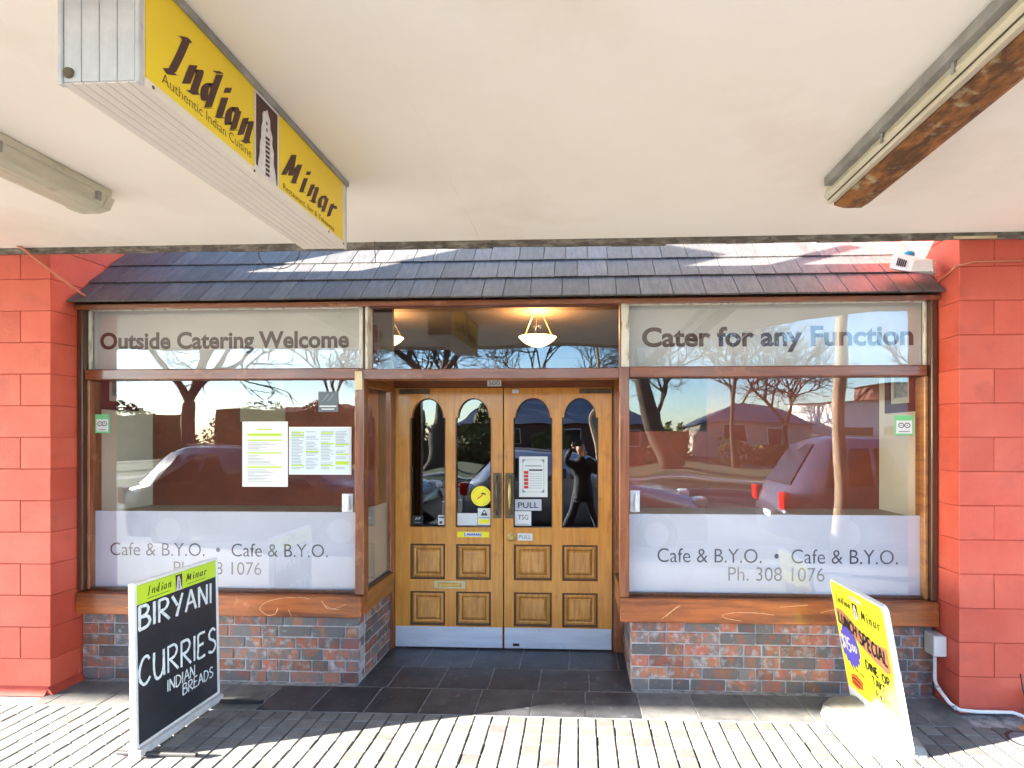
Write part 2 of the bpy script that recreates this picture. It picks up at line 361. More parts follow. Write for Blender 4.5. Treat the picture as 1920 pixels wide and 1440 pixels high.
CAPS = {
 'A': (.62, [[(0, 0), (.32, 1)], [(.32, 1), (.62, 0)], [(.12, .36), (.52, .40)]]),
 'B': (.55, [[(.02, 0), (.04, 1)], [(0, .98), (.36, .98), (.46, .80), (.34, .60), (.04, .54)], [(.04, .54), (.40, .50), (.54, .28), (.40, .06), (0, 0)]]),
 'C': (.55, [[(.52, .84), (.40, .98), (.20, .90), (.04, .55), (.06, .20), (.24, .0), (.42, .06), (.54, .2)]]),
 'D': (.58, [[(.02, 0), (.03, 1)], [(0, .98), (.30, .94), (.56, .64), (.50, .26), (.26, .02), (0, 0)]]),
 'E': (.48, [[(.46, 1), (.06, .96), (.04, .5), (.02, .03), (.46, .05)], [(.05, .52), (.36, .56)]]),
 'F': (.46, [[(.46, 1), (.06, .97), (.04, .5), (.02, 0)], [(.05, .52), (.36, .54)]]),
 'G': (.58, [[(.52, .86), (.34, 1), (.08, .70), (.06, .26), (.26, 0), (.5, .14), (.52, .42), (.34, .42)]]),
 'H': (.56, [[(.02, 0), (.03, 1)], [(.52, 0), (.54, 1)], [(.04, .5), (.52, .52)]]),
 'I': (.10, [[(.04, 0), (.06, 1)]]),
 'K': (.54, [[(.02, 0), (.03, 1)], [(.5, 1), (.05, .46)], [(.12, .54), (.54, 0)]]),
 'L': (.46, [[(.03, 1), (.02, .03)], [(.02, .03), (.46, .03)]]),
 'M': (.70, [[(.0, 0), (.08, 1)], [(.08, 1), (.34, .3)], [(.34, .3), (.62, 1)], [(.62, 1), (.68, 0)]]),
 'N': (.56, [[(.02, 0), (.03, 1)], [(.03, 1), (.52, .02)], [(.52, .02), (.55, 1)]]),
 'O': (.60, [[(.30, 1), (.06, .74), (.06, .26), (.30, 0), (.54, .26), (.54, .74), (.30, 1)]]),
 'P': (.52, [[(.02, 0), (.03, 1)], [(0, .98), (.40, .96), (.50, .74), (.36, .50), (.04, .46)]]),
 'R': (.56, [[(.02, 0), (.03, 1)], [(0, .96), (.36, .98), (.50, .78), (.36, .54), (.05, .48)], [(.12, .48), (.56, 0)]]),
 'S': (.50, [[(.48, .88), (.32, 1), (.10, .86), (.12, .62), (.40, .46), (.48, .22), (.28, .02), (.02, .10)]]),
 'T': (.56, [[(0, .98), (.56, .98)], [(.28, .98), (.28, 0)]]),
 'U': (.56, [[(.04, 1), (.02, .4), (.12, .05), (.32, .03), (.48, .3), (.52, 1)], [(.52, 1), (.53, .02)]]),
 'W': (.74, [[(0, 1), (.18, 0)], [(.18, 0), (.37, .8)], [(.37, .8), (.54, 0)], [(.54, 0), (.74, 1)]]),
 'Y': (.58, [[(0, 1), (.28, .5)], [(.58, 1), (.22, 0)]]),
 '$': (.50, [[(.46, .84), (.30, .94), (.08, .82), (.12, .60), (.38, .46), (.46, .24), (.26, .06), (.02, .14)], [(.26, 1.05), (.24, -.05)]]),
 '1': (.2, [[(0, .8), (.14, 1), (.14, 0)]]),
 '5': (.46, [[(.44, 1), (.10, .98), (.06, .58), (.34, .58), (.44, .3), (.26, .02), (.02, .08)]]),
 '0': (.44, [[(.22, 1), (.03, .7), (.03, .3), (.22, 0), (.42, .3), (.42, .7), (.22, 1)]]),
 '.': (.08, [[(.02, .0), (.06, .06)]]),
 '&': (.56, [[(.52, 0), (.14, .70), (.26, 1), (.38, .78), (.04, .30), (.20, 0), (.50, .4)]]),
 ' ': (.35, []),
}
BRUSH = {
 'I': (.42, [[(.14, .96), (.24, 1.0), (.36, .98)], [(.30, 1.0), (.22, .5), (.12, .04)], [(.0, .04), (.14, .0), (.28, .08)]]),
 'n': (.46, [[(.12, .62), (.04, .08)], [(.06, .36), (.22, .58), (.34, .60), (.30, .10), (.40, .06)], [(.18, .02), (.30, .04)]]),
 'd': (.48, [[(.30, .56), (.16, .60), (.03, .38), (.10, .12), (.28, .22)], [(.38, 1.0), (.30, .5), (.24, .02)], [(.24, 1.0), (.40, 1.04)], [(.14, -.06), (.32, .04)]]),
 'i': (.24, [[(.12, .60), (.06, .04)], [(.0, .0), (.16, .06)], [(.16, .76), (.18, .92)]]),
 'a': (.44, [[(.30, .54), (.16, .60), (.03, .36), (.08, .06), (.26, .24)], [(.34, .60), (.28, .05)], [(.22, .0), (.38, .08)]]),
 'r': (.36, [[(.12, .62), (.04, .02)], [(.08, .38), (.22, .60), (.34, .54)]]),
 'M': (.66, [[(.0, .02), (.20, .96)], [(.20, .96), (.26, .2)], [(.26, .2), (.52, .84)], [(.52, .84), (.44, .06)], [(.38, .06), (.50, .08)]]),
}
def write(font, s, T, h, pen, gap=0.16, nib=None, dn=(0, 0, 0), mat='chalk', parent=None, name='lettering', wob=0.0, width=None, drop=0.0, jit=0.0, shear=0.0):
    adv = sum(font[c][0] + gap for c in s) - gap
    k = (width / (adv * h)) if width else 1.0
    mb = MB(); x = 0
    for i, c in enumerate(s):
        w_, st_ = font[c]; jy = rng.uniform(-jit, jit)
        def TT(a, b, x=x, jy=jy): return T((x + a + shear * b) * h * k, (b + jy) * h + drop * (x + a) * h * k)
        strokes(mb, st_, TT, pen / h, nib, dn, wob=wob)
        x += w_ + gap
    return ob(name, mb, mat, parent)
def plane_T(org, u, v):
    O, U, V = Vector(org), Vector(u), Vector(v)
    return lambda a, b: O + U * a + V * b
def poly(T, pts, mat, parent, lift=(0, 0, 0), name='print'):
    mb = MB(); f = mb.b.faces.new([mb.b.verts.new(Vector(T(*p)) + Vector(lift)) for p in pts])
    bmesh.ops.triangulate(mb.b, faces=[f])
    return ob(name, mb, mat, parent)
def emblem(T, W_, H_, nrm, parent, border=True):
    """a minaret drawn as a white brush shape on a dark card with a white border"""
    n = Vector(nrm)
    if border: poly(T, [(0, 0), (W_, 0), (W_, H_), (0, H_)], 'print_white', parent, n * 0.0006, 'emblem_border')
    b = 0.06 * W_
    poly(T, [(b, .12 * H_), (W_ - b, .02 * H_), (W_ - b, H_ - b), (b, H_ - b)], 'print_brown', parent, n * 0.0010, 'emblem_ground')
    L = [(.10, .0), (.14, .18), (.20, .30), (.20, .42), (.26, .50), (.25, .62), (.32, .70), (.31, .80), (.36, .84), (.44, .86), (.50, .90), (.56, .84), (.62, .80), (.63, .70), (.72, .62), (.71, .52), (.78, .44), (.77, .30), (.84, .20), (.92, .0)]
    poly(T, [(a * W_, c * H_) for a, c in L], 'print_white', parent, n * 0.0014, 'emblem_tower')
    mb = MB()
    for k in range(9):
        z = .08 + k * .055
        o_ = n * (0.0018)
        p = [(.42 + .015 * math.sin(k * 2), z), (.60, z + .012), (.60, z + .048), (.43, z + .040)]
        mb.b.faces.new([mb.b.verts.new(Vector(T(a * W_, c * H_)) + o_) for a, c in p])
    for z in (.62, .70):
        mb.b.faces.new([mb.b.verts.new(Vector(T(a * W_, c * H_)) + n * 0.0018) for a, c in [(.46, z), (.52, z + .01), (.50, z + .05), (.45, z + .04)]])
    ob('emblem_windows', mb, 'print_brown', parent)

# ================================================================= SETTING
# ground sheets
ob('ground', MB().box(-250, 250, -260, 60, -0.6, -0.34), 'ground', kind='structure')
ob('road', MB().box(-120, 120, -10.4, -1.02, -0.33, -0.14), 'asphalt', kind='structure')
ob('kerb', MB().bev(-60, 60, -1.015, -0.86, -0.3, -0.002, 0.01), 'concrete', kind='structure')
ob('far_kerb', MB().bev(-120, 120, -10.56, -10.41, -0.33, -0.02, 0.01), 'concrete', kind='structure')
ob('grass_verge', MB().box(-120, 120, -26.0, -10.57, -0.33, -0.03), 'grass', kind='structure')
ob('far_path', MB().box(-120, 120, -15.2, -13.8, -0.2, -0.026), 'concrete', kind='structure')
mb = MB()
for i in range(-12, 12): mb.box(i * 6, i * 6 + 3, -6.06, -5.94, -0.1395, -0.136)
ob('road_markings', mb, 'paint_line', kind='structure')

# pavement: jointed small square pavers
pav = ob('pavement', MB().box(-60, 60, -0.855, 3.205, -0.3, -0.007), 'paver_joint', kind='structure')
ob('pavement_under_walls', MB().box(-60, 60, 3.206, 4.6, -0.3, -0.012), 'grout', kind='structure')
PX, PY = 0.0995, 0.0975
cells = []
for j in range(0, 42):
    for i in range(-46, 46):
        cells.append((i * PX + 0.012 * (j // 2 % 3 - 1) * 0, 3.205 - (j + 1) * PY, j, i))
def vis(c):
    x, y = c[0], c[1]
    yc = y * math.cos(R(2.64)) - x * math.sin(R(2.64)); xc = x * math.cos(R(2.64)) + y * math.sin(R(2.64))
    if yc <= 0.3: return -1
    px = 1037 + 1040 * xc / yc; py = 819 + 1040 * 1.62 / yc
    if px < -30 or px > 1950 or py > 1460: return -1
    return 1.0 / yc
cells.sort(key=lambda c: -vis(c))
near = [c for c in cells if vis(c) > 0]
pm = [MB().bev(0.0035, PX - 0.0035, 0.0026, PY - 0.0026, -0.04, 0.0, 0.004, 0.0010).mesh('paver') for _ in range(5)]
for c in near[:300]:
    put('paver', pm[rng.randrange(5)], pav, (c[0], c[1], rng.uniform(-0.0015, 0.0015)))
mb = MB(); done = set((c[2], c[3]) for c in near[:300])
for c in cells:
    if (c[2], c[3]) not in done:
        dz = rng.uniform(-0.0015, 0.0015)
        mb.bev(c[0] + 0.0035, c[0] + PX - 0.0035, c[1] + 0.001, c[1] + PY - 0.001, -0.03, dz, 0.004) if vis(c) > 0 else mb.box(c[0] + 0.0035, c[0] + PX - 0.0035, c[1] + 0.001, c[1] + PY - 0.001, -0.03, dz)
m_ = mb.mesh('paver'); put('paver_field', m_, pav, kind='stuff')
ob('outer_paving', MB().box(-60, -46 * PX - 0.004, -0.85, 3.2, -0.2, -0.001).box(46 * PX + 0.004, 60, -0.85, 3.2, -0.2, -0.001), 'paver', pav)

# porch floor of slate tiles
porch = ob('porch_floor', MB().box(-3.33, 2.22, 3.207, 4.6, -0.1, -0.0018), 'grout', kind='structure')
TX = 0.327
tm = [MB().bev(0.0022, TX - 0.0022, 0.0022, 0.0, -0.03, 0.0, 0.002) for _ in range(0)]
def tile(x, y0, y1, x1=None, mat='slate_tile'):
    x1 = x1 or x + TX
    key = (round(x1 - x, 4), round(y1 - y0, 4), mat)
    if key not in TC: TC[key] = MB().bev(0.0028, x1 - x - 0.0028, 0.0028, y1 - y0 - 0.0028, -0.03, 0.0, 0.0012).mesh(mat)
    put('floor_tile', TC[key], porch, (x, y0, rng.uniform(-0.001, 0.0012)))
TC = {}
x = -3.33 + 0.10
tile(-3.328, 3.205, 3.535, x, 'kerb_tile')
while x < 2.21:
    x1 = min(x + TX, 2.218); tile(x, 3.205, 3.535, x1, 'slate_tile' if -1.95 < x < 0.15 else 'kerb_tile'); x = x1
for (y0, y1, offx) in ((3.535, 3.862, -1.44), (3.862, 4.26, -1.44)):
    x = offx; k = 0
    x1 = x + (0.20 if y0 < 3.6 else 0.33)
    while x < 0.33:
        tile(x, y0, y1, min(x1, 0.34)); x = x1; x1 = x + TX + (0.0 if y0 < 3.6 else 0.02)

# ================================================================= RED BLOCK PILLARS
def pillar(label, side):
    s = 1 if side > 0 else -1
    xe = 2.222 if s > 0 else -3.328          # inner face
    t = thing('red_pillar', label, 'pillar', (xe, 3.35, 0))
    ob('core', MB().box(min(xe + s * 0.006, xe + s * 1.6), max(xe + s * 0.006, xe + s * 1.6), 3.356, 4.9, 0, 3.55), 'red_joint', t)
    zs = [0.0, 0.217] + [0.217 + 0.2 * k for k in range(1, 15)] + [3.217, 3.417, 3.55]
    cache = {}
    for r in range(len(zs) - 1):
        z0, z1 = zs[r], zs[r + 1]; h = z1 - z0
        odd = r % 2
        first = 0.2 if odd else 0.4; depth = 0.4 if odd else 0.2
        def blk(x0, x1, y0, y1, mat):
            a0, a1 = sorted((xe + s * x0, xe + s * x1))
            k = (round(a1 - a0, 3), round(y1 - y0, 3), round(h, 3), mat, rng.randrange(3))
            if k not in cache: cache[k] = MB().bev(0.0013, a1 - a0 - 0.0013, 0, y1 - y0 - 0.0013, 0.0013, h - 0.0013, 0.003, 0.0008).mesh(mat)
            put('block', cache[k], t, (a0, y0, z0))
        # corner block then courses along the front, then the return
        blk(0, first, 3.35, 3.35 + depth, 'red_block')
        xx = first; 
        while xx < 1.5:
            blk(xx, min(xx + 0.4, 1.6), 3.35 + 0.0, 3.45, 'red_block'); xx += 0.4
        yy = 3.35 + depth
        while yy < 4.85:
            y2 = min(yy + 0.4, 4.9); blk(0, 0.1, yy, y2, 'red_block'); yy = y2
    # cement fillet at the foot
    xa, xb = sorted((xe - s * 0.02, xe + s * 1.6))
    return t
pillarL = pillar('painted red block pillar on the left side of the shopfront', -1)
pillarR = pillar('painted red block pillar on the right side of the shopfront', 1)
mb = MB(); mb.prism([(3.35, 0), (3.31, 0), (3.335, 0.03), (3.35, 0.045)], 'X', -5, -3.335); 
mb.prism([(-3.328, 0), (-3.295, 0), (-3.31, 0.03), (-3.328, 0.045)], 'Y', 3.33, 3.56)
ob('footing', mb, 'red_joint', pillarL)

# neighbouring shop walls, upper wall and the shop shell
nb = thing('neighbour_building', 'plain wall of the neighbouring shop beyond the left pillar', 'building', (-10, 3.4, 0))
ob('wall', MB().box(-40, -4.93, 3.4, 9, 0, 6), 'house_cream', nb)
nb = thing('neighbour_building', 'plain wall of the neighbouring shop beyond the right pillar', 'building', (10, 3.4, 0))
ob('wall', MB().box(3.83, 40, 3.4, 9, 0, 6), 'house_cream', nb)
sh = thing('shop_building', 'restaurant room and upper wall behind the timber shopfront', 'building', (-0.5, 4.3, 0))
ob('upper_wall', MB().box(-4.9, 3.8, 4.55, 4.8, 3.05, 6), 'house_cream', sh)
ob('room_floor', MB().box(-3.9, 2.9, 4.262, 10, -0.05, 0.0), 'carpet', sh)
ob('room_ceiling', MB().box(-4.9, 3.8, 4.26, 10.2, 3.02, 3.045), 'brown_in', sh)
ob('room_wall', MB().box(-4.2, 3.2, 10.0, 10.2, -0.1, 3.019).box(-4.2, -3.9, 4.91, 9.99, -0.1, 3.018).box(2.9, 3.2, 4.91, 9.99, -0.1, 3.018), 'brown_in', sh)

# ================================================================= CANOPY
can = thing('street_canopy', 'cream street canopy over the footpath with dark back edge', 'canopy', (0, 1.7, 2.81))
CT = 0.24
cx_, cy_, cr = 3.35, 0.10, 1.75
fr_ = [(-20, 0.10), (-6, .10), (-3, .10), (0, .10)] + [(cx_ - cr * math.cos(math.pi * k / 20), cy_ + cr * math.sin(math.pi * k / 20)) for k in range(21)] + [(8, 0.10), (20, 0.10)]
mb = MB(); V_ = [[mb.b.verts.new(p) for p in ((x, y, 2.81), (x, 3.345, 2.81), (x, 3.345, 2.81 + CT), (x, y, 2.81 + CT))] for x, y in fr_]
for p, q in zip(V_, V_[1:]):
    for k in range(4): mb.b.faces.new((p[k], p[(k + 1) % 4], q[(k + 1) % 4], q[k]))
mb.b.faces.new(V_[0]); mb.b.faces.new(V_[-1])
ob('ceiling_sheet', mb, 'ceiling', can)
mb = MB(); xx = -5.2
while xx < 4.2:
    x2 = xx + rng.uniform(0.25, 0.6); mb.box(xx, x2, 3.335, 3.349, 2.768 + rng.uniform(-0.004, 0.004), 2.812, 0.0015); xx = x2
ob('back_edge_board', mb, 'fascia', can)
mb = MB(); mb.box(-20, cx_ - cr - 0.01, 0.07, 0.099, 2.77, 3.10)
ob('front_fascia', mb, 'white_wall', can)
ob('joint_strip', MB().box(-0.6, -0.594, 0.12, 3.33, 2.8085, 2.81), 'ceiling', can)
ob('wood_offcut', MB().box(2.18, 2.42, 3.325, 3.334, 2.771, 2.785), 'pale_wood', can, label='pale timber strip wedged on the canopy edge')

caster = thing('shadow_caster_box', 'grey box added unseen on top of the canopy to shade the hood', 'shadow caster', (-2.75, 2.9, 3.05))  # unseen box on feet, added to keep sun off the left hood shingles
ob('casing', MB().bev(-3.25, -2.25, 2.72, 3.12, 3.10, 3.78, 0.01), 'alu_grey', caster)
for xx in (-3.15, -2.4): ob('foot', MB().box(xx, xx + .06, 2.70, 3.14, 3.051, 3.099), 'black_metal', caster)
tag(ob('shadow_caster_post', MB().tube([(-0.62, 3.05, 3.05), (-0.62, 3.05, 3.62)], .035, 12), 'alu_grey'), 'short post added unseen on top of the canopy to shade the hood', 'vent pipe')  # unseen post, added only to throw a thin shadow band across the hood
# ================================================================= SLATE HOOD ROOF
hood = thing('shingle_hood', 'sloping grey slate shingle hood above the shopfront windows', 'roof', (-0.55, 3.47, 2.485))
ob('deck', MB().prism([(3.50, 2.49), (4.60, 3.59), (4.60, 3.50), (3.60, 2.49)], 'X', -3.32, 2.215), 'dark_wood', hood)
ob('eave_board', MB().bev(-3.325, 2.219, 3.505, 3.53, 2.462, 2.492, 0.003), 'frame_h', hood)
sq = 1 / math.sqrt(2)
cache = {}
for r in range(6):
    t0 = r * 0.165
    xx = -3.32
    while xx < 2.214:
        w_ = rng.choice((0.115, 0.135, 0.15, 0.17, 0.2))
        x2 = min(xx + w_, 2.214); 
        if 2.214 - x2 < 0.05: x2 = 2.214
        w_ = round(x2 - xx, 3); k = (w_, rng.randrange(3))
        if k not in cache:
            L_ = 0.29
            # slope frame: local Y up the slope, Z normal
            mb = MB().bev(0.0015, w_ - 0.0015, 0, L_, 0, 0.011, 0.002, 0.0005)
            cache[k] = mb.mesh('shingle')
        y0 = 3.465 + t0 - 0.004; z0 = 2.481 + t0 + 0.004
        put('shingle', cache[k], hood, (xx, y0 - 0.012 * sq, z0 + 0.010 * sq + rng.uniform(0, 0.002)), (R(45 - 2.6), 0, 0))
        xx = x2

# ================================================================= BRICK WALLS
BH = 0.0747
def brick_wall(label, x0, x1, corner):
    """corner: -1 return on right end at x1 (left wall), +1 return on the left end at x0"""
    t = thing('brick_wall', label, 'wall', ((x0 + x1) / 2, 3.57, 0))
    ob('mortar', MB().box(x0 + 0.004, x1 - 0.004, 3.576, 3.70, 0, 0.448).box(*((x1 - 0.10, x1 - 0.004) if corner < 0 else (x0 + 0.004, x0 + 0.10)), 3.70, 4.20, 0, 0.448), 'mortar', t)
    cache = {}
    def brk(a, b, y0, y1, z, mat):
        k = (round(b - a, 3), round(y1 - y0, 3), mat, rng.randrange(4))
        if k not in cache: cache[k] = MB().bev(0.0045, b - a - 0.0045, 0, y1 - y0 - 0.004, 0.004, BH - 0.004, 0.004, 0.0016).mesh(mat)
        put('brick', cache[k], t, (a, y0 + rng.uniform(-0.003, 0.002), z), (0, 0, rng.uniform(-0.01, 0.01)))
    for r in range(6):
        z = r * BH; a = x0; first = True
        while a < x1 - 0.02:
            L_ = rng.choice((0.225, 0.225, 0.112, 0.112, 0.15)) if not first else (0.225 if r % 2 else 0.112)
            first = False
            b = min(a + L_, x1)
            if x1 - b < 0.06: b = x1
            u = rng.random(); mat = 'brick_grey' if (u < (0.75 if r == 0 else (0.42 if corner < 0 else 0.28))) else 'brick'
            brk(a, b, 3.57, 3.67, z, mat); a = b
        # return
        yy = 3.675 if r % 2 else 3.675
        L_ = 0.112 if r % 2 else 0.225
        while yy < 4.19:
            y2 = min(yy + L_, 4.195); L_ = 0.225
            k = ('r', round(y2 - yy, 3), rng.randrange(3)); mat = 'brick_grey' if rng.random() < 0.55 else 'brick'
            k = k + (mat,)
            if k not in cache: cache[k] = MB().bev(0, 0.10, 0.0045, y2 - yy - 0.0045, 0.004, BH - 0.004, 0.004, 0.0016).mesh(mat)
            xr = (x1 - 0.10) if corner < 0 else x0
            put('brick', cache[k], t, (xr + rng.uniform(-0.002, 0.002), yy, z)); yy = y2
    return t
brick_wall('low wall of worn red and grey bricks under the left window', -3.327, -1.437, -1)
brick_wall('low wall of orange and grey bricks under the right window', 0.335, 2.215, 1)

# ================================================================= TIMBER SHOPFRONT FRAME
fr = thing('shopfront_frame', 'varnished brown timber frame around the windows and entrance', 'window frame', (-0.55, 3.58, 0))
def fbox(name, x0, x1, z0, z1, mat, y0=3.55, y1=3.64, c=0.004, **k): return ob(name, MB().bev(x0, x1, y0, y1, z0, z1, c), mat, fr, **k)
fbox('head_rail', -3.326, 2.216, 2.475, 2.515, 'frame_h', 3.545, 3.66)
fbox('transom_rail', -3.288, -1.4305, 2.0, 2.066, 'frame_h', 3.545, 3.66)
fbox('transom_rail', -1.4275, 0.258, 1.993, 2.060, 'frame_h', 3.540, 3.66)
fbox('transom_rail', 0.322, 2.163, 2.0, 2.064, 'frame_h', 3.545, 3.66)
for x0, x1, z0, z1, l in ((-3.288, -1.4305, 2.064, 2.072, 0), (0.322, 2.163, 2.062, 2.070, 0)):
    fbox('glazing_bead', x0, x1, z0, z1, 'frame_h', 3.57, 3.60, 0.002)
fbox('side_post', -3.326, -3.289, 0.60, 2.474, 'dark_wood', 3.53, 3.66)
fbox('side_post', -3.2885, -3.268, 0.60, 1.999, 'frame_v', 3.56, 3.66)
fbox('side_post', 2.178, 2.217, 0.605, 2.474, 'dark_wood', 3.53, 3.66)
fbox('side_post', 2.154, 2.1775, 0.605, 1.999, 'side_wood', 3.56, 3.66)
fbox('entrance_post', -1.452, -1.392, 0.594, 1.9995, 'frame_v', 3.535, 3.62)
fbox('entrance_post', 0.259, 0.321, 0.600, 2.0635, 'frame_v', 3.535, 3.62)
fbox('bare_timber_patch', -1.449, -1.400, 1.925, 2.045, 'pale_wood', 3.530, 3.5345, 0.001, label='pale bare timber patch at the top of the left entrance post')
fbox('mullion', -1.405, -1.389, 2.0605, 2.474, 'dark_wood', 3.555, 3.64)
fbox('mullion_trim', -1.428, -1.4055, 2.0665, 2.474, 'pale_paint', 3.55, 3.64, 0.002)
fbox('mullion_trim', -1.3885, -1.372, 2.0605, 2.474, 'pale_paint', 3.552, 3.64, 0.002)
fbox('mullion', 0.262, 0.272, 2.064, 2.474, 'frame_v', 3.555, 3.64)
fbox('mullion_trim', 0.2725, 0.3215, 2.0645, 2.474, 'pale_paint', 3.55, 3.64, 0.003)
fbox('glazing_bead', -3.2885, -3.276, 2.073, 2.466, 'pale_paint', 3.575, 3.60, 0.002)
fbox('glazing_bead', -3.275, -1.429, 2.466, 2.4745, 'pale_paint', 3.575, 3.60, 0.002)
fbox('glazing_bead', -1.371, 0.261, 2.467, 2.4745, 'frame_h', 3.575, 3.60, 0.002)
fbox('glazing_bead', 0.322, 2.168, 2.466, 2.4745, 'pale_paint', 3.575, 3.60, 0.002)
fbox('glazing_bead', 2.163, 2.177, 2.071, 2.466, 'pale_paint', 3.575, 3.60, 0.002)
# sills
ob('sill', MB().bev(-3.327, -1.404, 3.515, 3.63, 0.449, 0.588, 0.006), 'sill', fr)
ob('sill', MB().bev(0.262, 2.218, 3.515, 3.63, 0.449, 0.600, 0.006), 'sill', fr)
ob('sill_bead', MB().bev(-3.289, -1.453, 3.575, 3.60, 0.589, 0.612, 0.003), 'dark_wood', fr)
ob('sill_bead', MB().bev(0.322, 2.154, 3.575, 3.60, 0.601, 0.622, 0.003), 'dark_wood', fr)
ob('side_sill', MB().bev(-1.53, -1.408, 3.631, 4.17, 0.449, 0.588, 0.005), 'side_wood', fr)
ob('side_sill', MB().bev(0.266, 0.40, 3.631, 4.17, 0.449, 0.600, 0.005), 'side_wood', fr)
# door jambs, head and porch soffit
ob('door_jamb', MB().bev(-1.475, -1.412, 4.172, 4.27, 0.002, 2.05, 0.005), 'frame_v', fr)
ob('door_jamb', MB().bev(0.262, 0.335, 4.172, 4.27, 0.002, 2.05, 0.005), 'frame_v', fr)
ob('door_stop', MB().bev(0.252, 0.2615, 4.20, 4.26, 0.002, 1.997, 0.002), 'dark_wood', fr)
ob('door_head', MB().bev(-1.411, 0.261, 4.18, 4.27, 1.998, 2.052, 0.004), 'frame_h', fr)
ob('porch_soffit', MB().box(-1.47, 0.33, 3.621, 4.30, 2.0535, 2.059), 'frame_h', fr)
ob('transom_shelf', MB().box(-1.47, 0.33, 4.271, 4.30, 1.99, 2.0534), 'frame_h', fr)
# side frames of entrance (return windows)
for s, xa, xb in ((-1, -1.452, -1.412), (1, 0.268, 0.31)):
    ob('return_rail', MB().bev(xa, xb, 3.625, 4.171, 1.96, 2.0525, 0.003), 'side_wood', fr)
    ob('return_stile', MB().bev(xa, xb, 4.11, 4.1705, 0.601, 1.959, 0.003), 'frame_v', fr)
    ob('return_stile', MB().bev(xa, xb, 3.625, 3.66, 0.601, 1.959, 0.003), 'frame_v', fr)
# scratches in the varnish of the sills
mb = MB(); T = plane_T((0, 3.5138, 0), (1, 0, 0), (0, 0, 1))
L_ = lambda pts, w=0.0026: strokes(mb, [pts], T, w, dn=(0, -1, 0), wob=0.5)
L_([(-2.02, .46), (-2.07, .50), (-2.03, .545), (-1.93, .572), (-1.80, .580), (-1.74, .57)]); L_([(-2.02, .46), (-1.97, .47), (-1.95, .51)], .005)
L_([(-1.64, .53), (-1.58, .51), (-1.50, .54)]); L_([(-1.88, .50), (-1.86, .455)]); L_([(-1.66, .56), (-1.62, .51), (-1.54, .505)], .003)
L_([(-2.9, .56), (-2.6, .565), (-2.4, .55)], .003); L_([(-2.98, .50), (-2.7, .49)], .003)
L_([(.52, .475), (.60, .54), (.635, .565)]); L_([(.545, .49), (.61, .545), (.638, .555)], .003)
L_([(1.02, .47), (.92, .485), (.90, .505), (.96, .52), (1.10, .522), (1.22, .51)]); L_([(1.25, .56), (1.42, .575)], .003)
L_([(1.5, .53), (1.62, .55), (1.70, .50), (1.82, .50)], .003)
ob('scratches', mb, 'scratch', fr)

# ================================================================= WINDOWS
def window(label, x0, x1, z0, z1, mat='glass', y=3.602):
    t = thing('window', label, 'window', ((x0 + x1) / 2, y, z0))
    ob('pane', MB().box(x0, x1, y, y + 0.005, z0, z1), mat, t); return t
UX, VZ = (1, 0, 0), (0, 0, 1)
wl = window('large left shop window with frosted band reading Cafe and B.Y.O.', -3.3, -1.44, 0.60, 2.02)
ob('frosted_film', MB().box(-3.29, -1.445, 3.6085, 3.6115, 0.60, 1.120), 'film', wl)
text('Cafe & B.Y.O.  \u2022  Cafe & B.Y.O.', (-3.163, 3.6078, 0.820), UX, VZ, 1.50, 0.092, 'letter_grey', wl, bold=-0.004)
text('Ph. 308 1076', (-2.72, 3.6078, 0.698), UX, VZ, 0.605, 0.090, 'letter_pale', wl, bold=-0.004)
wr = window('large right shop window with frosted band and a parked car reflected', 0.31, 2.17, 0.61, 2.02)
ob('frosted_film', MB().box(0.31, 2.165, 3.6085, 3.6115, 0.61, 1.122), 'film', wr)
text('Cafe & B.Y.O.  \u2022  Cafe & B.Y.O.', (0.508, 3.6078, 0.812), UX, VZ, 1.511, 0.096, 'letter_grey', wr, bold=-0.004)
text('Ph. 308 1076', (0.959, 3.6078, 0.698), UX, VZ, 0.605, 0.093, 'letter_pale', wr, bold=-0.004)
tl = window('frosted upper window lettered Outside Catering Welcome', -3.29, -1.42, 2.05, 2.48)
ob('frosted_film', MB().box(-3.285, -1.425, 3.6085, 3.6115, 2.05, 2.478), 'film_top', tl)
text('Outside Catering Welcome', (-3.235, 3.6078, 2.215), UX, VZ, 1.715, 0.112, 'letter_dark', tl, bold=0.032)
tr = window('frosted upper window lettered Cater for any Function', 0.30, 2.17, 2.05, 2.48)
ob('frosted_film', MB().box(0.305, 2.165, 3.6085, 3.6115, 2.05, 2.478), 'film_top', tr)
text('Cater for any Function', (0.409, 3.6078, 2.205), UX, VZ, 1.705, 0.124, 'letter_dark', tr, bold=0.032)
tm_ = window('clear window above the doors with a lit pendant lamp behind', -1.39, 0.27, 2.045, 2.48)
# return windows in the entrance sides
for s, xg, lb in ((-1, -1.435, 'narrow side window in the left return of the entrance'), (1, 0.288, 'narrow side window in the right return of the entrance')):
    t = thing('window', lb, 'window', (xg, 3.9, 0.6))
    ob('pane', MB().box(xg, xg + 0.005, 3.64, 4.13, 0.59, 1.975), 'glass', t)
    fx = xg - 0.006 if s < 0 else xg + 0.008
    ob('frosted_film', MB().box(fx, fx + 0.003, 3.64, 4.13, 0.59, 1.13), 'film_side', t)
    ob('bead', MB().box(*( (xg + 0.006, xg + 0.016) if s < 0 else (xg - 0.012, xg - 0.002)), 3.66, 4.11, 0.602, 0.614), 'black_metal', t)

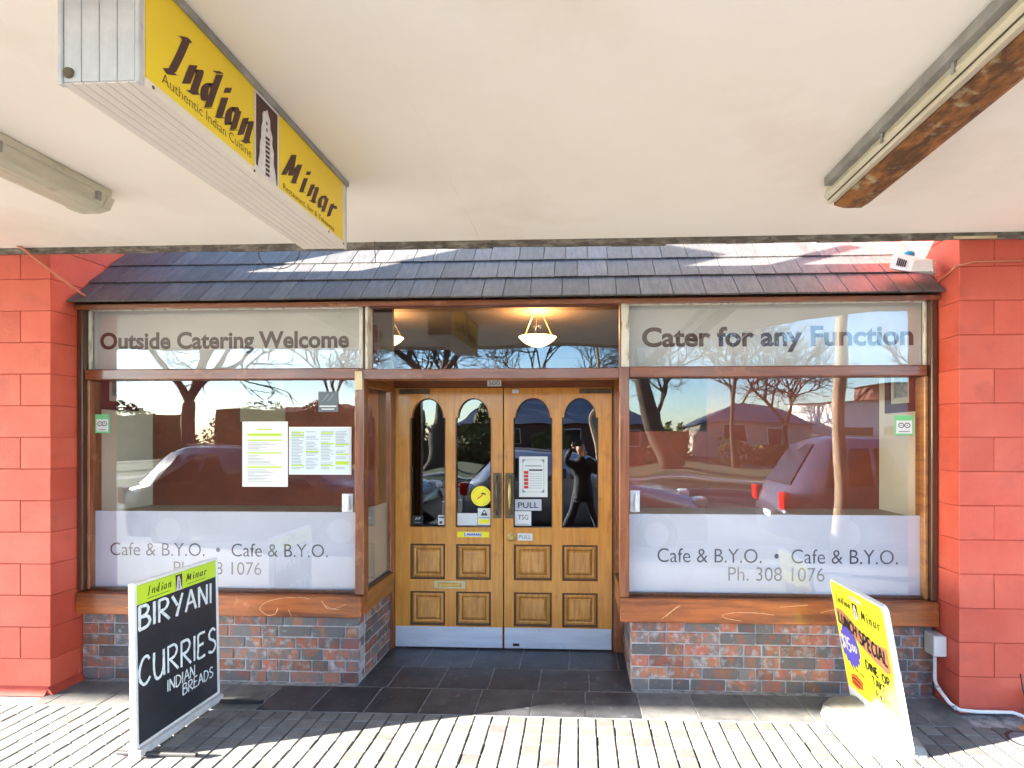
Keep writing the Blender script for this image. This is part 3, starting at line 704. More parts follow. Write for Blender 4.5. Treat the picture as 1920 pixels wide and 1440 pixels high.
# display bays behind the windows
def bay(label, x0, x1, side):
    t = thing('display_bay', label, 'window bay', ((x0 + x1) / 2, 3.9, 0.6))
    xs = (x0 + 0.002, x0 + 0.03) if side < 0 else (x1 - 0.03, x1 - 0.002)
    ob('side_panel', MB().box(*xs, 3.625, 4.25, 0.5, 2.469), 'cream_wall', t)
    ob('shelf', MB().box(x0 + 0.031, x1 - 0.031, 3.625, 4.14, 1.07, 1.095), 'beige_in', t)
    if side < 0:
        ob('back_panel', MB().box(x0 + 0.031, x1 - 0.06, 4.141, 4.17, 0.5, 2.469), 'maroon', t)
    else:
        ob('back_panel', MB().box(x0 + 0.62, x1 - 0.031, 4.141, 4.17, 0.5, 2.469).box(x0 + 0.02, x0 + 0.619, 4.142, 4.17, 0.5, 1.66), 'maroon', t)
    return t
bay('cream and maroon display bay inside the left window', -3.32, -1.46, -1)
bay('cream and maroon display bay inside the right window', 0.33, 2.215, 1)
def picture(label, x, y0, y1, z0, z1, side):
    t = thing('framed_picture', label, 'picture', (x, (y0 + y1) / 2, z0)); s = -side
    d = lambda a, b: sorted((x + s * a, x + s * b))
    mb = MB(); f = 0.06
    for (a, b, c, e) in ((y0, y1, z0, z0 + f), (y0, y1, z1 - f, z1), (y0, y0 + f, z0 + f, z1 - f), (y1 - f, y1, z0 + f, z1 - f)): mb.box(*d(0, 0.02), a, b, c, e)
    ob('frame', mb, 'pic_frame', t); ob('mount', MB().box(*d(0, 0.008), y0 + f, y1 - f, z0 + f, z1 - f), 'pic_mat', t)
    ob('print', MB().box(*d(0.0085, 0.0095), y0 + f + 0.035, y1 - f - 0.035, z0 + f + 0.04, z1 - f - 0.03), 'pic_print', t)
picture('maroon framed picture on the cream wall inside the left window', -3.288, 3.66, 3.98, 1.81, 2.20, -1)
picture('maroon framed picture on the cream wall inside the right window', 2.183, 3.68, 4.03, 1.785, 2.20, 1)
t = thing('framed_picture', 'dark picture in a wide beige mount on the maroon back wall', 'picture', (-2.40, 4.13, 1.74))
ob('mount', MB().box(-2.585, -2.235, 4.125, 4.1405, 1.735, 2.25), 'pic_beige', t)
ob('print', MB().box(-2.52, -2.31, 4.121, 4.1245, 1.85, 2.2), 'pic_dark', t)

# curtain / wall inside, seen beside the entrance
t = thing('room_divider', 'beige partition inside, seen through the left side window', 'partition', (-2.1, 4.6, 0))
ob('panel', MB().box(-2.35, -1.55, 4.55, 4.60, 0, 3.0), 'beige_in', t)

# ================================================================= DOORS
def door(label, x0, x1, panes, panels, hand):
    Y0, Y1 = 4.205, 4.248; t = thing('entrance_door', label, 'door', ((x0 + x1) / 2, Y0, 0.01))
    zt = 1.994; mb = MB()
    za, zs, zp = 0.932, 1.765, 1.912
    p = panes
    xs = [x0, p[0][0], p[0][1], p[1][0], p[1][1], x1]
    for a, b in ((xs[0], xs[1]), (xs[2], xs[3]), (xs[4], xs[5])): mb.box(a, b, Y0, Y1, 0.01, zt)
    ob('stiles', mb, 'oak', t)
    mb = MB()
    for (a, b) in p:
        a -= 0.0; m_ = 0.016; n = 14
        arc = [(a + m_ + (b - a - 2 * m_) * (0.5 - 0.5 * math.cos(math.pi * k / n)), zs + 0.0 + (zp - zs) * math.sin(math.pi * k / n)) for k in range(n + 1)]
        mb.prism([(a, zs)] + arc + [(b, zs), (b, zt), (a, zt)], 'Y', Y0 + 0.0015, Y1 - 0.001)
        mb.box(a, b, Y0 + 0.0015, Y1, 0.80, za); mb.box(a, b, Y0 + 0.0015, Y1, 0.436, 0.528); mb.box(a, b, Y0 + 0.0015, Y1, 0.01, 0.176)
    ob('rails', mb, 'oak', t)
    for (a, b) in p:
        g = ob('glass_pane', MB().box(a - 0.005, b + 0.005, 4.226, 4.230, za - 0.005, 1.93), 'glass_door', t)
        # beading round the pane
        mb = MB(); w_ = 0.007
        n = 14; m_ = 0.016
        arc = [(a + m_ + (b - a - 2 * m_) * (0.5 - 0.5 * math.cos(math.pi * k / n)), Y0 - 0.001, zs + (zp - zs) * math.sin(math.pi * k / n)) for k in range(n + 1)]
        mb.tube([(a, Y0 - 0.001, za), (a, Y0 - 0.001, zs), *arc, (b, Y0 - 0.001, zs), (b, Y0 - 0.001, za), (a, Y0 - 0.001, za)], 0.0035, 5, False)
        ob('pane_bead', mb, 'groove', t)
    for (a, b) in p:
        for z0, z1 in ((0.528, 0.80), (0.176, 0.436)):
            mb = MB()
            rings = []
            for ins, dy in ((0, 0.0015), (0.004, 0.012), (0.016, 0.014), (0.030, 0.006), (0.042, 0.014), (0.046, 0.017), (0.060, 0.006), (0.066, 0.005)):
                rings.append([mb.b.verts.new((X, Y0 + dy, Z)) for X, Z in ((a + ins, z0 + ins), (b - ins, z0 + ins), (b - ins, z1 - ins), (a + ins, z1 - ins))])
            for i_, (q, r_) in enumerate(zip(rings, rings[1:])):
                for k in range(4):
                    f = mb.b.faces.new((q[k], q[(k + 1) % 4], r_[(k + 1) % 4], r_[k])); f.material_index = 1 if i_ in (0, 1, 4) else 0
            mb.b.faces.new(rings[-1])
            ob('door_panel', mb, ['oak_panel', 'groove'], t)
    ob('kick_plate', MB().bev(x0 + 0.004, x1 - 0.004, Y0 - 0.004, Y0 - 0.0005, 0.012, 0.168, 0.001), 'kick', t)
    return t
DL = door('left leaf of the oak double doors with brass letter slot', -1.409, -0.577, [(-1.292, -1.022), (-0.937, -0.669)], None, -1)
DR = door('right leaf of the oak double doors with brass pull handle', -0.568, 0.250, [(-0.493, -0.203), (-0.124, 0.145)], None, 1)
ls = ob('letter_slot', MB().bev(-1.108, -0.862, 4.197, 4.2045, 0.459, 0.521, 0.003), 'brass_pale', DL)
ob('flap', MB().bev(-1.075, -0.895, 4.190, 4.1965, 0.475, 0.506, 0.003), 'brass', ls)
for nm, x0, x1, d, hb, bm in (('pull_handle', -0.650, -0.588, DL, -0.62, 'bronze'), ('pull_handle', -0.557, -0.492, DR, -0.520, 'brass')):
    h = ob('handle_plate', MB().bev(x0, x1, 4.199, 4.2045, 1.0, 1.345, 0.002), 'bronze', d)
    ob('grip', MB().tube([(hb, 4.199, 1.03), (hb, 4.165, 1.05), (hb, 4.155, 1.10), (hb, 4.152, 1.17), (hb, 4.155, 1.24), (hb, 4.165, 1.30), (hb, 4.199, 1.32)], [.007, .009, .011, .013, .011, .009, .007], 10), bm, h, smooth=True)
ob('lock_cylinder', MB().lathe([(0.0, -0.02), (0.018, -0.02), (0.020, -0.016), (0.024, -0.013), (0.033, -0.010), (0.034, 0)], (-0.509, 4.204, 0.858), 20, 'Y'), 'brass', DR, smooth=False)
ob('top_bracket', MB().bev(-1.377, -1.14, 4.198, 4.2045, 1.948, 1.986, 0.002), 'bronze', DL)
ob('top_bracket', MB().bev(0.005, 0.246, 4.198, 4.2045, 1.948, 1.984, 0.002), 'bronze', DR)
h = ob('latch', MB().bev(-0.505, -0.452, 4.192, 4.2045, 1.952, 1.982, 0.004), 'white_plastic', DR)
ob('floor_bolt', MB().bev(-0.50, -0.45, 4.194, 4.2005, 0.03, 0.05, 0.002), 'black_metal', DR)
# house number
t = thing('number_plate', 'small white plate with the number 300 above the doors', 'sign', (-0.64, 4.175, 2.0))
ob('plate', MB().bev(-0.692, -0.586, 4.1745, 4.1795, 2.003, 2.050, 0.001), 'paper', t)
text('300', (-0.682, 4.1739, 2.010), UX, VZ, 0.086, 0.032, 'print_grey', t, bold=0.01)

# ---- notices fixed on glass
def notice(label, x0, x1, z0, z1, y=3.5985, mat='paper', cat='notice', name='notice'):
    t = thing(name, label, cat, ((x0 + x1) / 2, y, z0))
    ob('sheet', MB().box(x0, x1, y, y + 0.0015, z0, z1), mat, t); return t
def bars(t, rects, y, mat, name='print'):
    mb = MB()
    for (x0, x1, z0, z1) in rects: mb.quad((x0, y, z0), (x1, y, z0), (x1, y, z1), (x0, y, z1))
    return ob(name, mb, mat, t)
a = notice('portrait white menu sheet with lime green headings in the left window', -2.240, -1.930, 1.288, 1.722, cat='menu', name='menu')
y = 3.5978
bars(a, [(-2.205, -1.970, z, z + h) for z, h in ((1.625, .018), (1.592, .010), (1.508, .010), (1.413, .011))], y, 'print_lime')
bars(a, [(-2.205, -2.205 + rng.uniform(.05, .20), z, z + .0032) for z in [1.578 - k * .0095 for k in range(6)] + [1.494 - k * .0095 for k in range(7)] + [1.399 - k * .0095 for k in range(9)]], y, 'print_grey', 'print_lines')
text('Starters', (-2.14, y, 1.662), UX, VZ, 0.10, 0.013, 'print_lime', a) if False else bars(a, [(-2.14, -2.04, 1.665, 1.674)], y, 'print_lime')
a = notice('landscape menu sheet in four columns beside the door post', -1.922, -1.500, 1.370, 1.686, cat='menu', name='menu')
ob('border', MB().box(-1.916, -1.506, 3.5970, 3.5984, 1.378, 1.678), 'paper_blue', a)
y = 3.5962; cw = 0.096
rects = []; lim = []
for c in range(4):
    xa = -1.905 + c * 0.100
    for k in range(26):
        z = 1.652 - k * 0.0098
        if rng.random() < 0.9: rects.append((xa, xa + rng.uniform(.05, .088), z, z + .0032))
for c, z in ((0, 1.645), (0, 1.622), (0, 1.425), (1, 1.518), (2, 1.640), (2, 1.57), (2, 1.425), (3, 1.563), (3, 1.50)): lim.append((-1.905 + c * .1, -1.905 + c * .1 + .088, z, z + .009))
lim.append((-1.605, -1.517, 1.435, 1.458))
bars(a, rects, y, 'print_grey', 'print_lines'); bars(a, lim, y - 0.0004, 'print_lime')
a = notice('smoky square card sticker with pale swoosh high in the left window', -1.722, -1.590, 1.785, 1.920, mat='smoke_film', cat='sticker', name='sticker')
mb = MB(); T = plane_T((0, 3.5976, 0), UX, VZ)
strokes(mb, [[(-1.70, 1.855), (-1.675, 1.875), (-1.655, 1.905)], [(-1.665, 1.855), (-1.64, 1.875), (-1.62, 1.905)]], T, 0.017, nib=0.3, dn=(0, -1, 0)); ob('swoosh', mb, 'print_grey', a)
bars(a, [(-1.715, -1.60, 1.818, 1.827), (-1.70, -1.615, 1.800, 1.807)], 3.5976, 'paper')
def fixture(label, x0, x1, z0, z1):
    t = thing('window_lock', label, 'window lock', ((x0 + x1) / 2, 3.59, z0))
    ob('plate', MB().bev(x0, x1, 3.588, 3.5985, z0, z1, 0.004), 'kick', t)
    xm = (x0 + x1) / 2; hh = z1 - z0
    ob('lever', MB().lathe([(0.0, 0), (.013, .004), (.017, hh * .3), (.010, hh * .55), (.014, hh * .72), (0.0, hh * .85)], (xm + 0.008, 3.580, z0 + 0.01), 10), 'white_plastic', t, smooth=True)
fixture('metal and white window catch at the right edge of left window', -1.560, -1.485, 1.124, 1.245)
fixture('metal and white window catch at the left edge of right window', 0.330, 0.393, 1.135, 1.275)
def owl(label, x0, x1, z0, z1):
    a = notice(label, x0, x1, z0, z1, mat='print_green', cat='sticker', name='sticker')
    W_ = x1 - x0; bars(a, [(x0 + .01, x1 - .01, z0 + .012, z1 - .032)], 3.5979, 'paper', 'sticker_face')
    mb = MB()
    for s in (-1, 1):
        cx = (x0 + x1) / 2 + s * W_ * .16
        strokes(mb, [[(cx + .016 * math.cos(k * math.pi / 6), (z0 + z1) / 2 + .014 * math.sin(k * math.pi / 6)) for k in range(13)]], plane_T((0, 3.5975, 0), UX, VZ), .005, dn=(0, -1, 0))
        strokes(mb, [[(cx - .003, (z0 + z1) / 2), (cx + .003, (z0 + z1) / 2)]], plane_T((0, 3.5974, 0), UX, VZ), .006, dn=(0, -1, 0))
    ob('sticker_mark', mb, 'print_black', a); bars(a, [(x0 + .025, x1 - .025, z0 + .02, z0 + .026)], 3.5975, 'print_grey')
owl('green and white sticker with two rings in the left window', -3.262, -3.160, 1.645, 1.771)
owl('green and white sticker with two rings in the right window', 1.993, 2.110, 1.630, 1.755)

# ---- notices on the doors (outside face of glass 4.226, wood 4.205)
yg = 4.2235
a = notice('framed white licence certificate taped inside the right door glass', -0.455, -0.237, 1.160, 1.470, yg, cat='notice')
y = yg - 0.0006
bars(a, [(-0.43, -0.262, 1.195, 1.448)], y, 'pic_mat', 'certificate_border'); bars(a, [(-0.422, -0.270, 1.203, 1.440)], y - .0003, 'paper', 'certificate_face')
mb = MB()
for cx, cz in ((-0.43, 1.195), (-0.262, 1.195), (-0.262, 1.448), (-0.43, 1.448)):
    sx = 1 if cx < -0.35 else -1; sz = 1 if cz < 1.3 else -1
    f = mb.b.faces.new([mb.b.verts.new(p) for p in ((cx, y - .0008, cz), (cx + sx * .028, y - .0008, cz), (cx, y - .0008, cz + sz * .028))])
ob('certificate_corners', mb, 'print_grey', a)
bars(a, [(-0.418, -0.383, 1.225 + k * .028, 1.247 + k * .028) for k in range(5)], y - .0009, 'print_red'); bars(a, [(-0.380, -0.276, 1.360, 1.372)], y - .0009, 'print_black')
bars(a, [(-0.376, -0.28, z, z + .003) for z in [1.228 + k * .018 for k in range(7)]] + [(-0.41, -0.285, 1.395, 1.402)], y - .0009, 'print_grey', 'print_lines')
a = notice('pale plate lettered PULL under the certificate on the right door', -0.486, -0.284, 1.058, 1.142, yg - .002, mat='paper_blue', cat='sign', name='pull_sign')
bars(a, [(-0.482, -0.288, 1.062, 1.138)], yg - .0024, 'film', 'plate_face')
text('PULL', (-0.462, yg - .0029, 1.078), UX, VZ, 0.155, 0.044, 'print_black', a, bold=0.012)
a = notice('white sticker lettered TSG at the foot of the right door glass', -0.488, -0.362, 0.942, 1.052, yg - .001, cat='sticker', name='sticker')
text('TSG', (-0.464, yg - .0018, 0.988), UX, VZ, 0.080, 0.038, 'print_grey', a, bold=0.02)
bars(a, [(-0.478, -0.375, 0.950, 0.955)], yg - .0018, 'print_grey')
a = notice('small white sign lettered PULL beside the round brass lock', -0.464, -0.350, 0.832, 0.886, 4.2032, cat='sign', name='pull_sign')
text('PULL', (-0.455, 4.2026, 0.844), UX, VZ, 0.094, 0.030, 'print_grey', a, bold=0.01)
t = thing('sticker', 'round yellow sticker with a red chilli mark on left door', 'sticker', (-0.747, yg, 1.165))
ob('disc', MB().lathe([(0.0, -.0015), (.078, -.0015), (.078, 0)], (-0.747, yg, 1.165), 28, 'Y'), 'sticker_yellow', t)
mb = MB(); T = plane_T((-0.747, yg - .0024, 1.165), UX, VZ)
strokes(mb, [[(-.032, -.022), (-.008, -.006), (.016, .012)]], T, 0.018, nib=1.2, dn=(0, -1, 0)); ob('chilli', mb, 'print_orange', t)
mb = MB(); strokes(mb, [[(.0, .016), (.014, .022), (.036, .012)], [(.008, .0), (.012, .03)]], T, 0.010, nib=1.2, dn=(0, -1, 0)); ob('chilli_leaf', mb, 'print_black', t)
mb = MB()
for k in range(40):
    if k in (9, 10, 29, 30, 19, 20, 39, 0): continue
    a_ = k * math.pi / 20; c_, s_ = math.cos(a_), math.sin(a_)
    strokes(mb, [[(.060 * c_, .060 * s_), (.066 * c_, .066 * s_)]], T, 0.004, dn=(0, -1, 0))
ob('rim_marks', mb, 'brass', t)
a = notice('blank white card at the foot of the left door glass', -0.932, -0.776, 0.940, 1.034, yg, cat='sticker', name='sticker')
bars(a, [(-0.91, -0.83, 0.99, 0.993), (-0.91, -0.85, 0.965, 0.968)], yg - .0006, 'paper_blue')
a = notice('white and yellow warning sticker with triangle on the left door', -0.773, -0.672, 0.942, 1.073, yg - .001, cat='sticker', name='sticker')
bars(a, [(-0.766, -0.680, 0.955, 0.988)], yg - .0016, 'sticker_yellow')
mb = MB(); T = plane_T((-0.723, yg - .0016, 1.035), UX, VZ); strokes(mb, [[(-.024, -.016), (.024, -.016)], [(.024, -.016), (0, .026)], [(0, .026), (-.024, -.016)]], T, .006, dn=(0, -1, 0)); strokes(mb, [[(-.016, -.006), (.016, -.006)]], T, .012, dn=(0, -1, 0))
ob('triangle', mb, 'print_black', a); bars(a, [(-.766, -.682, .998, 1.004)], yg - .0016, 'print_grey')
a = notice('yellow strip sticker with blue lettering on the left door rail', -0.928, -0.683, 0.853, 0.895, 4.2032, mat='sticker_yellow', cat='sticker', name='sticker')
bars(a, [(-0.868, -0.745, 0.858, 0.889)], 4.2026, 'paper', 'strip_face')
mb = MB(); T = plane_T((0, 4.2021, 0), UX, VZ)
strokes(mb, [[(-0.873 + .0, .885), (-.866, .86)]] + [[(-.850 + k * .017, .866), (-.846 + k * .017, .882), (-.838 + k * .017, .867)] for k in range(6)] + [[(-.742, .885), (-.746, .862)]], T, .006, dn=(0, -1, 0)); ob('strip_marks', mb, 'print_blue', a)
a = notice('dark card sticker with white swoosh low on the left door', -1.283, -1.196, 0.942, 1.012, yg, mat='print_black', cat='sticker', name='sticker')
mb = MB(); strokes(mb, [[(-1.262, .980), (-1.252, .987), (-1.243, 1.0)], [(-1.240, .980), (-1.230, .987), (-1.221, 1.0)]], plane_T((0, yg - .0008, 0), UX, VZ), .010, nib=.3, dn=(0, -1, 0)); ob('swoosh', mb, 'paper', a)
bars(a, [(-1.265, -1.215, .957, .963)], yg - .0008, 'print_grey')
a = notice('tiny white sticker in the corner of left door glass', -1.080, -1.026, 0.942, 1.018, yg, cat='sticker', name='sticker')
bars(a, [(-1.073, -1.033, .995, 1.005), (-1.07, -1.05, .952, .972)], yg - .0006, 'print_black')

# ================================================================= HANGING SIGN BOX
SX, SY0, SY1, SZ0 = -1.083, 1.322, 2.536, 2.497
sg = thing('hanging_sign', 'yellow lightbox sign under the canopy lettered Indian Minar', 'sign', (-1.185, 1.93, SZ0))
mb = MB(); 
ob('casing', MB().box(-1.287, SX - 0.004, SY0 + 0.002, SY1 - 0.002, SZ0 + 0.004, 2.809), 'alu', sg)
nslat = 7; sw_ = (1.287 - 1.083) / nslat
sm = MB().bev(0.001, sw_ - 0.001, SY0, SY1, 0, 0.0038, 0.0008).mesh('alu')
for k in range(nslat): put('bottom_slat', sm, sg, (-1.287 + k * sw_, 0, SZ0))
ew = (1.287 - 1.083 - 0.02) / 4
sm = MB().bev(0.001, ew - 0.001, -0.003, 0.0015, SZ0 + 0.004, 2.809, 0.0008).mesh('alu_grey')
for k in range(4): put('end_slat', sm, sg, (-1.277 + k * ew, SY0, 0))
for q in ((-1.291, -1.278, SY0 - 0.006, SY0 + 0.01), (-1.092, SX + 0.003, SY0 - 0.006, SY0 + 0.01), (-1.093, SX + 0.0025, SY1 - 0.008, SY1 + 0.006)): ob('corner_trim', MB().bev(*q, SZ0 - 0.003, 2.809, 0.002), 'alu_grey', sg)
mb = MB(); f = 0.0
mb.bev(SX - 0.004, SX + 0.001, SY0 + 0.011, SY0 + 0.016, SZ0, 2.80, 0.001); mb.bev(SX - 0.004, SX + 0.004, SY0 + 0.011, SY1 - 0.009, SZ0 - 0.002, SZ0 + 0.022, 0.0015); 
ob('face_frame', mb, 'alu', sg)
ob('top_trim', MB().bev(SX - 0.004, SX + 0.012, SY0 + 0.011, SY1 + 0.008, 2.785, 2.8085, 0.002), 'sign_trim', sg)
ob('yellow_panel', MB().box(SX - 0.0035, SX + 0.001, SY0 + 0.017, SY1 - 0.035, SZ0 + 0.0225, 2.786), 'yellow', sg)
ob('end_margin', MB().box(SX - 0.0035, SX + 0.0012, SY1 - 0.0345, SY1 - 0.0085, SZ0 + 0.0225, 2.784), 'alu', sg)
mb = MB(); mb.lathe([(0.0, -.006), (.011, -.006), (.014, .0)], (-1.262, SY0 - 0.004, 2.522), 14, 'Y'); ob('cable_gland', mb, 'bronze', sg)
for yy in (1.36, 1.80, 2.35, 2.50): ob('screw', MB().lathe([(0, .0065), (.004, .006), (.005, .004)], (SX, yy, SZ0 + 0.010), 8, 'X'), 'bronze', sg)
T = lambda y0, z0: plane_T((SX + 0.0016, y0, z0), (0, 1, 0), (0, 0, 1)); nx = (1, 0, 0)
write(BRUSH, 'Indian', T(1.410, 2.585), 0.132, 0.037, gap=.10, shear=.30, nib=0.62, dn=nx, mat='print_brown', parent=sg, width=0.365, name='brush_lettering', drop=-0.03)
text('Authentic Indian Cuisine', (SX + 0.0016, 1.392, 2.541), (0, 1, 0), (0, 0, 1), 0.395, 0.030, 'print_brown', sg, bold=-0.006)
emblem(T(1.803, SZ0 + 0.004), 0.150, 0.283, nx, sg)
write(BRUSH, 'Minar', T(1.985, 2.578), 0.120, 0.028, gap=.12, shear=.30, nib=0.65, dn=nx, mat='print_brown', parent=sg, width=0.415, name='brush_lettering', drop=-0.02)
text('Restaurant, Bar & Takeaway', (SX + 0.0016, 1.985, 2.530), (0, 1, 0), (0, 0, 1), 0.425, 0.022, 'print_brown', sg)

# ================================================================= BATTEN LIGHTS
t = thing('batten_light', 'grimy pale fluorescent batten light on the left of ceiling', 'light fitting', (-2.37, 1.7, 2.72))
ob('body', MB().bev(-2.50, -2.25, 0.9, 2.58, 2.775, 2.809, 0.004), 'light_dirty', t)
ob('diffuser', MB().prism([(-2.49, 2.774), (-2.46, 2.725), (-2.42, 2.712), (-2.33, 2.712), (-2.285, 2.725), (-2.26, 2.774)], 'Y', 0.91, 2.56), 'light_dirty', t)
ob('end_cap', MB().prism([(-2.495, 2.774), (-2.465, 2.722), (-2.42, 2.708), (-2.33, 2.708), (-2.28, 2.722), (-2.255, 2.774)], 'Y', 2.5605, 2.60), 'light_dirty', t)
for yy in (1.5, 2.05, 2.50): ob('clip', MB().box(-2.262, -2.252, yy, yy + 0.02, 2.735, 2.79), 'sign_trim', t)
t = thing('batten_light', 'rust stained fluorescent batten light on the right of ceiling', 'light fitting', (1.25, 1.7, 2.70))
ob('body', MB().bev(1.125, 1.165, 0.9, 2.60, 2.770, 2.809, 0.002), 'sign_trim', t)
ob('diffuser', MB().prism([(1.166, 2.800), (1.150, 2.745), (1.172, 2.712), (1.205, 2.722), (1.205, 2.800)], 'Y', 0.91, 2.66), 'light_cream', t)
ob('rusty_cover', MB().prism([(1.2055, 2.806), (1.2055, 2.714), (1.25, 2.700), (1.33, 2.700), (1.365, 2.72), (1.37, 2.806)], 'Y', 0.91, 2.68), 'rust', t, label='rust eaten cover')
for yy in (1.75, 2.15): ob('clip', MB().box(1.145, 1.150, yy, yy + 0.015, 2.735, 2.80), 'sign_trim', t)
ob('bead_line', MB().tube([(1.161, 0.92, 2.724), (1.161, 2.64, 2.724)], 0.003, 5), 'bronze', t)

# ================================================================= WIRES, PIPES, ALARM
tag(ob('ceiling_hook', MB().tube([(-1.225, 3.33, 2.815), (-1.225, 3.325, 2.845 - .02), (-1.235, 3.322, 2.83), (-1.243, 3.325, 2.815), (-1.242, 3.33, 2.76), (-1.242, 3.345, 2.685)], 0.003, 6), 'bronze'), 'thin bent wire hook hanging from the canopy back edge', 'hook')
tag(ob('loose_cable', MB().tube([(-1.985, 3.36, 2.79)] + [Vector((-1.853 + 0.13 * math.cos(math.pi + k * math.pi / 12), 3.352, 2.765 - 0.105 * math.sin(k * math.pi / 12))) for k in range(13)] + [(-1.72, 3.36, 2.79)], 0.0028, 6), 'black_metal'), 'thin black cable drooping in a loop below the canopy', 'cable')
tag(ob('conduit_pipe', MB().tube([(-3.50, 3.30, 2.815), (-3.46, 3.31, 2.79), (-3.27, 3.36, 2.62), (-3.23, 3.40, 2.575), (-3.225, 3.47, 2.545), (-3.26, 3.56, 2.54)], 0.008, 8), 'pipe_paint', smooth=True), 'red painted conduit bending from canopy round the left pillar', 'pipe')
tag(ob('wall_cable', MB().tube([(2.21, 3.352, 2.62), (2.205, 3.40, 2.60), (2.205, 3.55, 2.56)], 0.006, 8).tube([(2.212, 3.349, 2.62), (2.30, 3.340, 2.64), (2.7, 3.340, 2.645)], 0.006, 6), 'pipe_paint', smooth=True), 'red painted cable fixed round the top of the right pillar', 'cable')
al = thing('alarm_box', 'white slotted alarm box with blue strobe above the right window', 'alarm', (2.0, 3.5, 2.60))
PTS = [(1.900, 3.455), (1.965, 3.395), (2.110, 3.395), (2.110, 3.50), (1.93, 3.53)]
mb = MB(); A_ = [mb.b.verts.new((x, y_, z)) for (x, y_), z in zip([(1.885, 3.46), (1.965, 3.38), (2.092, 3.38), (2.20, 3.53), (1.97, 3.56)], [2.645, 2.60, 2.60, 2.62, 2.66])]
B_ = [mb.b.verts.new((x, y_, z)) for (x, y_), z in zip([(1.915, 3.47), (2.0, 3.40), (2.10, 3.40), (2.20, 3.53), (1.98, 3.56)], [2.745, 2.675, 2.675, 2.71, 2.76])]
mb.b.faces.new(A_); mb.b.faces.new(B_[::-1])
for i in range(5): mb.b.faces.new((A_[i], B_[i], B_[(i + 1) % 5], A_[(i + 1) % 5]))
ob('case', mb, 'white_plastic', al)
mb = MB()
for k in range(5):
    f0 = 0.30 + k * 0.09; a0 = A_P = None
    P0 = Vector((1.885, 3.46, 2.645)).lerp(Vector((1.965, 3.38, 2.60)), f0); P1 = Vector((1.915, 3.47, 2.745)).lerp(Vector((2.0, 3.40, 2.675)), f0)
    d_ = Vector((-0.0008, -0.0012, 0)); wv = Vector((0.0026, -0.0026, -0.0014))
    a = P0.lerp(P1, .25) + d_; b = P0.lerp(P1, .75) + d_; mb.quad(a - wv, a + wv, b + wv, b - wv)
ob('vent_slots', mb, 'print_black', al)
ob('strobe', MB().lathe([(.034, 0), (.034, .022), (.022, .034), (0, .036)], (2.005, 3.47, 2.715), 16), 'blue_lens', al, smooth=True)
ob('red_cap', MB().prism([(1.93, 2.7465), (2.02, 2.68), (2.11, 2.68), (2.14, 2.70), (2.0, 2.758)], 'Y', 3.42, 3.52), 'pipe_paint', al) if False else None
mt = thing('junction_box', 'white plastic junction box on the right pillar with conduit', 'electrical box', (2.19, 3.5, 0.30))
ob('box', MB().bev(2.150, 2.220, 3.465, 3.56, 0.285, 0.415, 0.004), 'grey_plastic', mt)
ob('lid', MB().bev(2.145, 2.219, 3.452, 3.4645, 0.292, 0.412, 0.003), 'white_plastic', mt)
ob('conduit', MB().tube([(2.178, 3.50, 0.286), (2.178, 3.50, 0.13), (2.172, 3.46, 0.10), (2.175, 3.36, 0.055), (2.21, 3.322, 0.035), (2.30, 3.318, 0.030), (2.50, 3.318, 0.030), (2.54, 3.29, 0.022), (2.56, 3.25, 0.0)], 0.0105, 10), 'white_plastic', mt, smooth=True)
for p in ((2.172, 3.462, .101), (2.19, 3.338, .044)): ob('saddle', MB().lathe([(.013, -.012), (.013, .012)], p, 10, 'Y'), 'grey_plastic', mt)
t = thing('downpipe', 'short pale green downpipe stub at the right pavement edge', 'pipe', (2.60, 3.31, 0))
ob('pipe', MB().lathe([(.036, 0), (.040, .02), (.036, .022), (.036, .13), (.042, .132), (.042, .15)], (2.61, 3.29, 0), 16), 'grey_plastic', t, smooth=False)
ob('wire', MB().tube([(2.54, 3.27, .10), (2.525, 3.28, .20), (2.515, 3.28, .27)], .004, 6), 'black_metal', t)
t = thing('drain_cover', 'round dark green cast drain cover set in the pavers', 'drain cover', (2.38, 3.07, 0))
ob('lid', MB().lathe([(0, .006), (.075, .006), (.08, .003), (.08, -.01)], (2.39, 3.07, 0), 24), 'plinth', t)
ob('ring', MB().lathe([(.084, .004), (.095, .004), (.096, -.01), (.084, -.01)], (2.39, 3.07, 0), 24), 'black_metal', t)
for k, (lx, ly, ll) in enumerate(((2.50, 3.22, 'curled brown leaf nearest the downpipe'), (2.455, 3.17, 'tan dead leaf between downpipe and drain cover'), (2.52, 3.14, 'pale brown leaf at the right edge of the pavers'))):
    mb = MB(); n = 8
    rim = [mb.b.verts.new((0.035 * math.cos(a) * (1 + .3 * math.cos(2 * a)), 0.02 * math.sin(a), 0.006 + 0.008 * math.cos(a * 2 + k))) for a in [2 * math.pi * i / n for i in range(n)]]
    c_ = mb.b.verts.new((0, 0, 0.002))
    for i in range(n): mb.b.faces.new((rim[i], rim[(i + 1) % n], c_))
    tag(ob('fallen_leaf', mb, 'dry_leaf', loc=(lx, ly, 0.002), rot=(0, 0, k * 1.3 + .4)), ll, 'leaf')

# ================================================================= CHALK BOARD
bd = thing('chalkboard', 'black sandwich board chalked BIRYANI CURRIES under a lime header', 'sign board', (-2.215, 2.98, 0), rot=(0, R(-1.0), R(-1.5)))
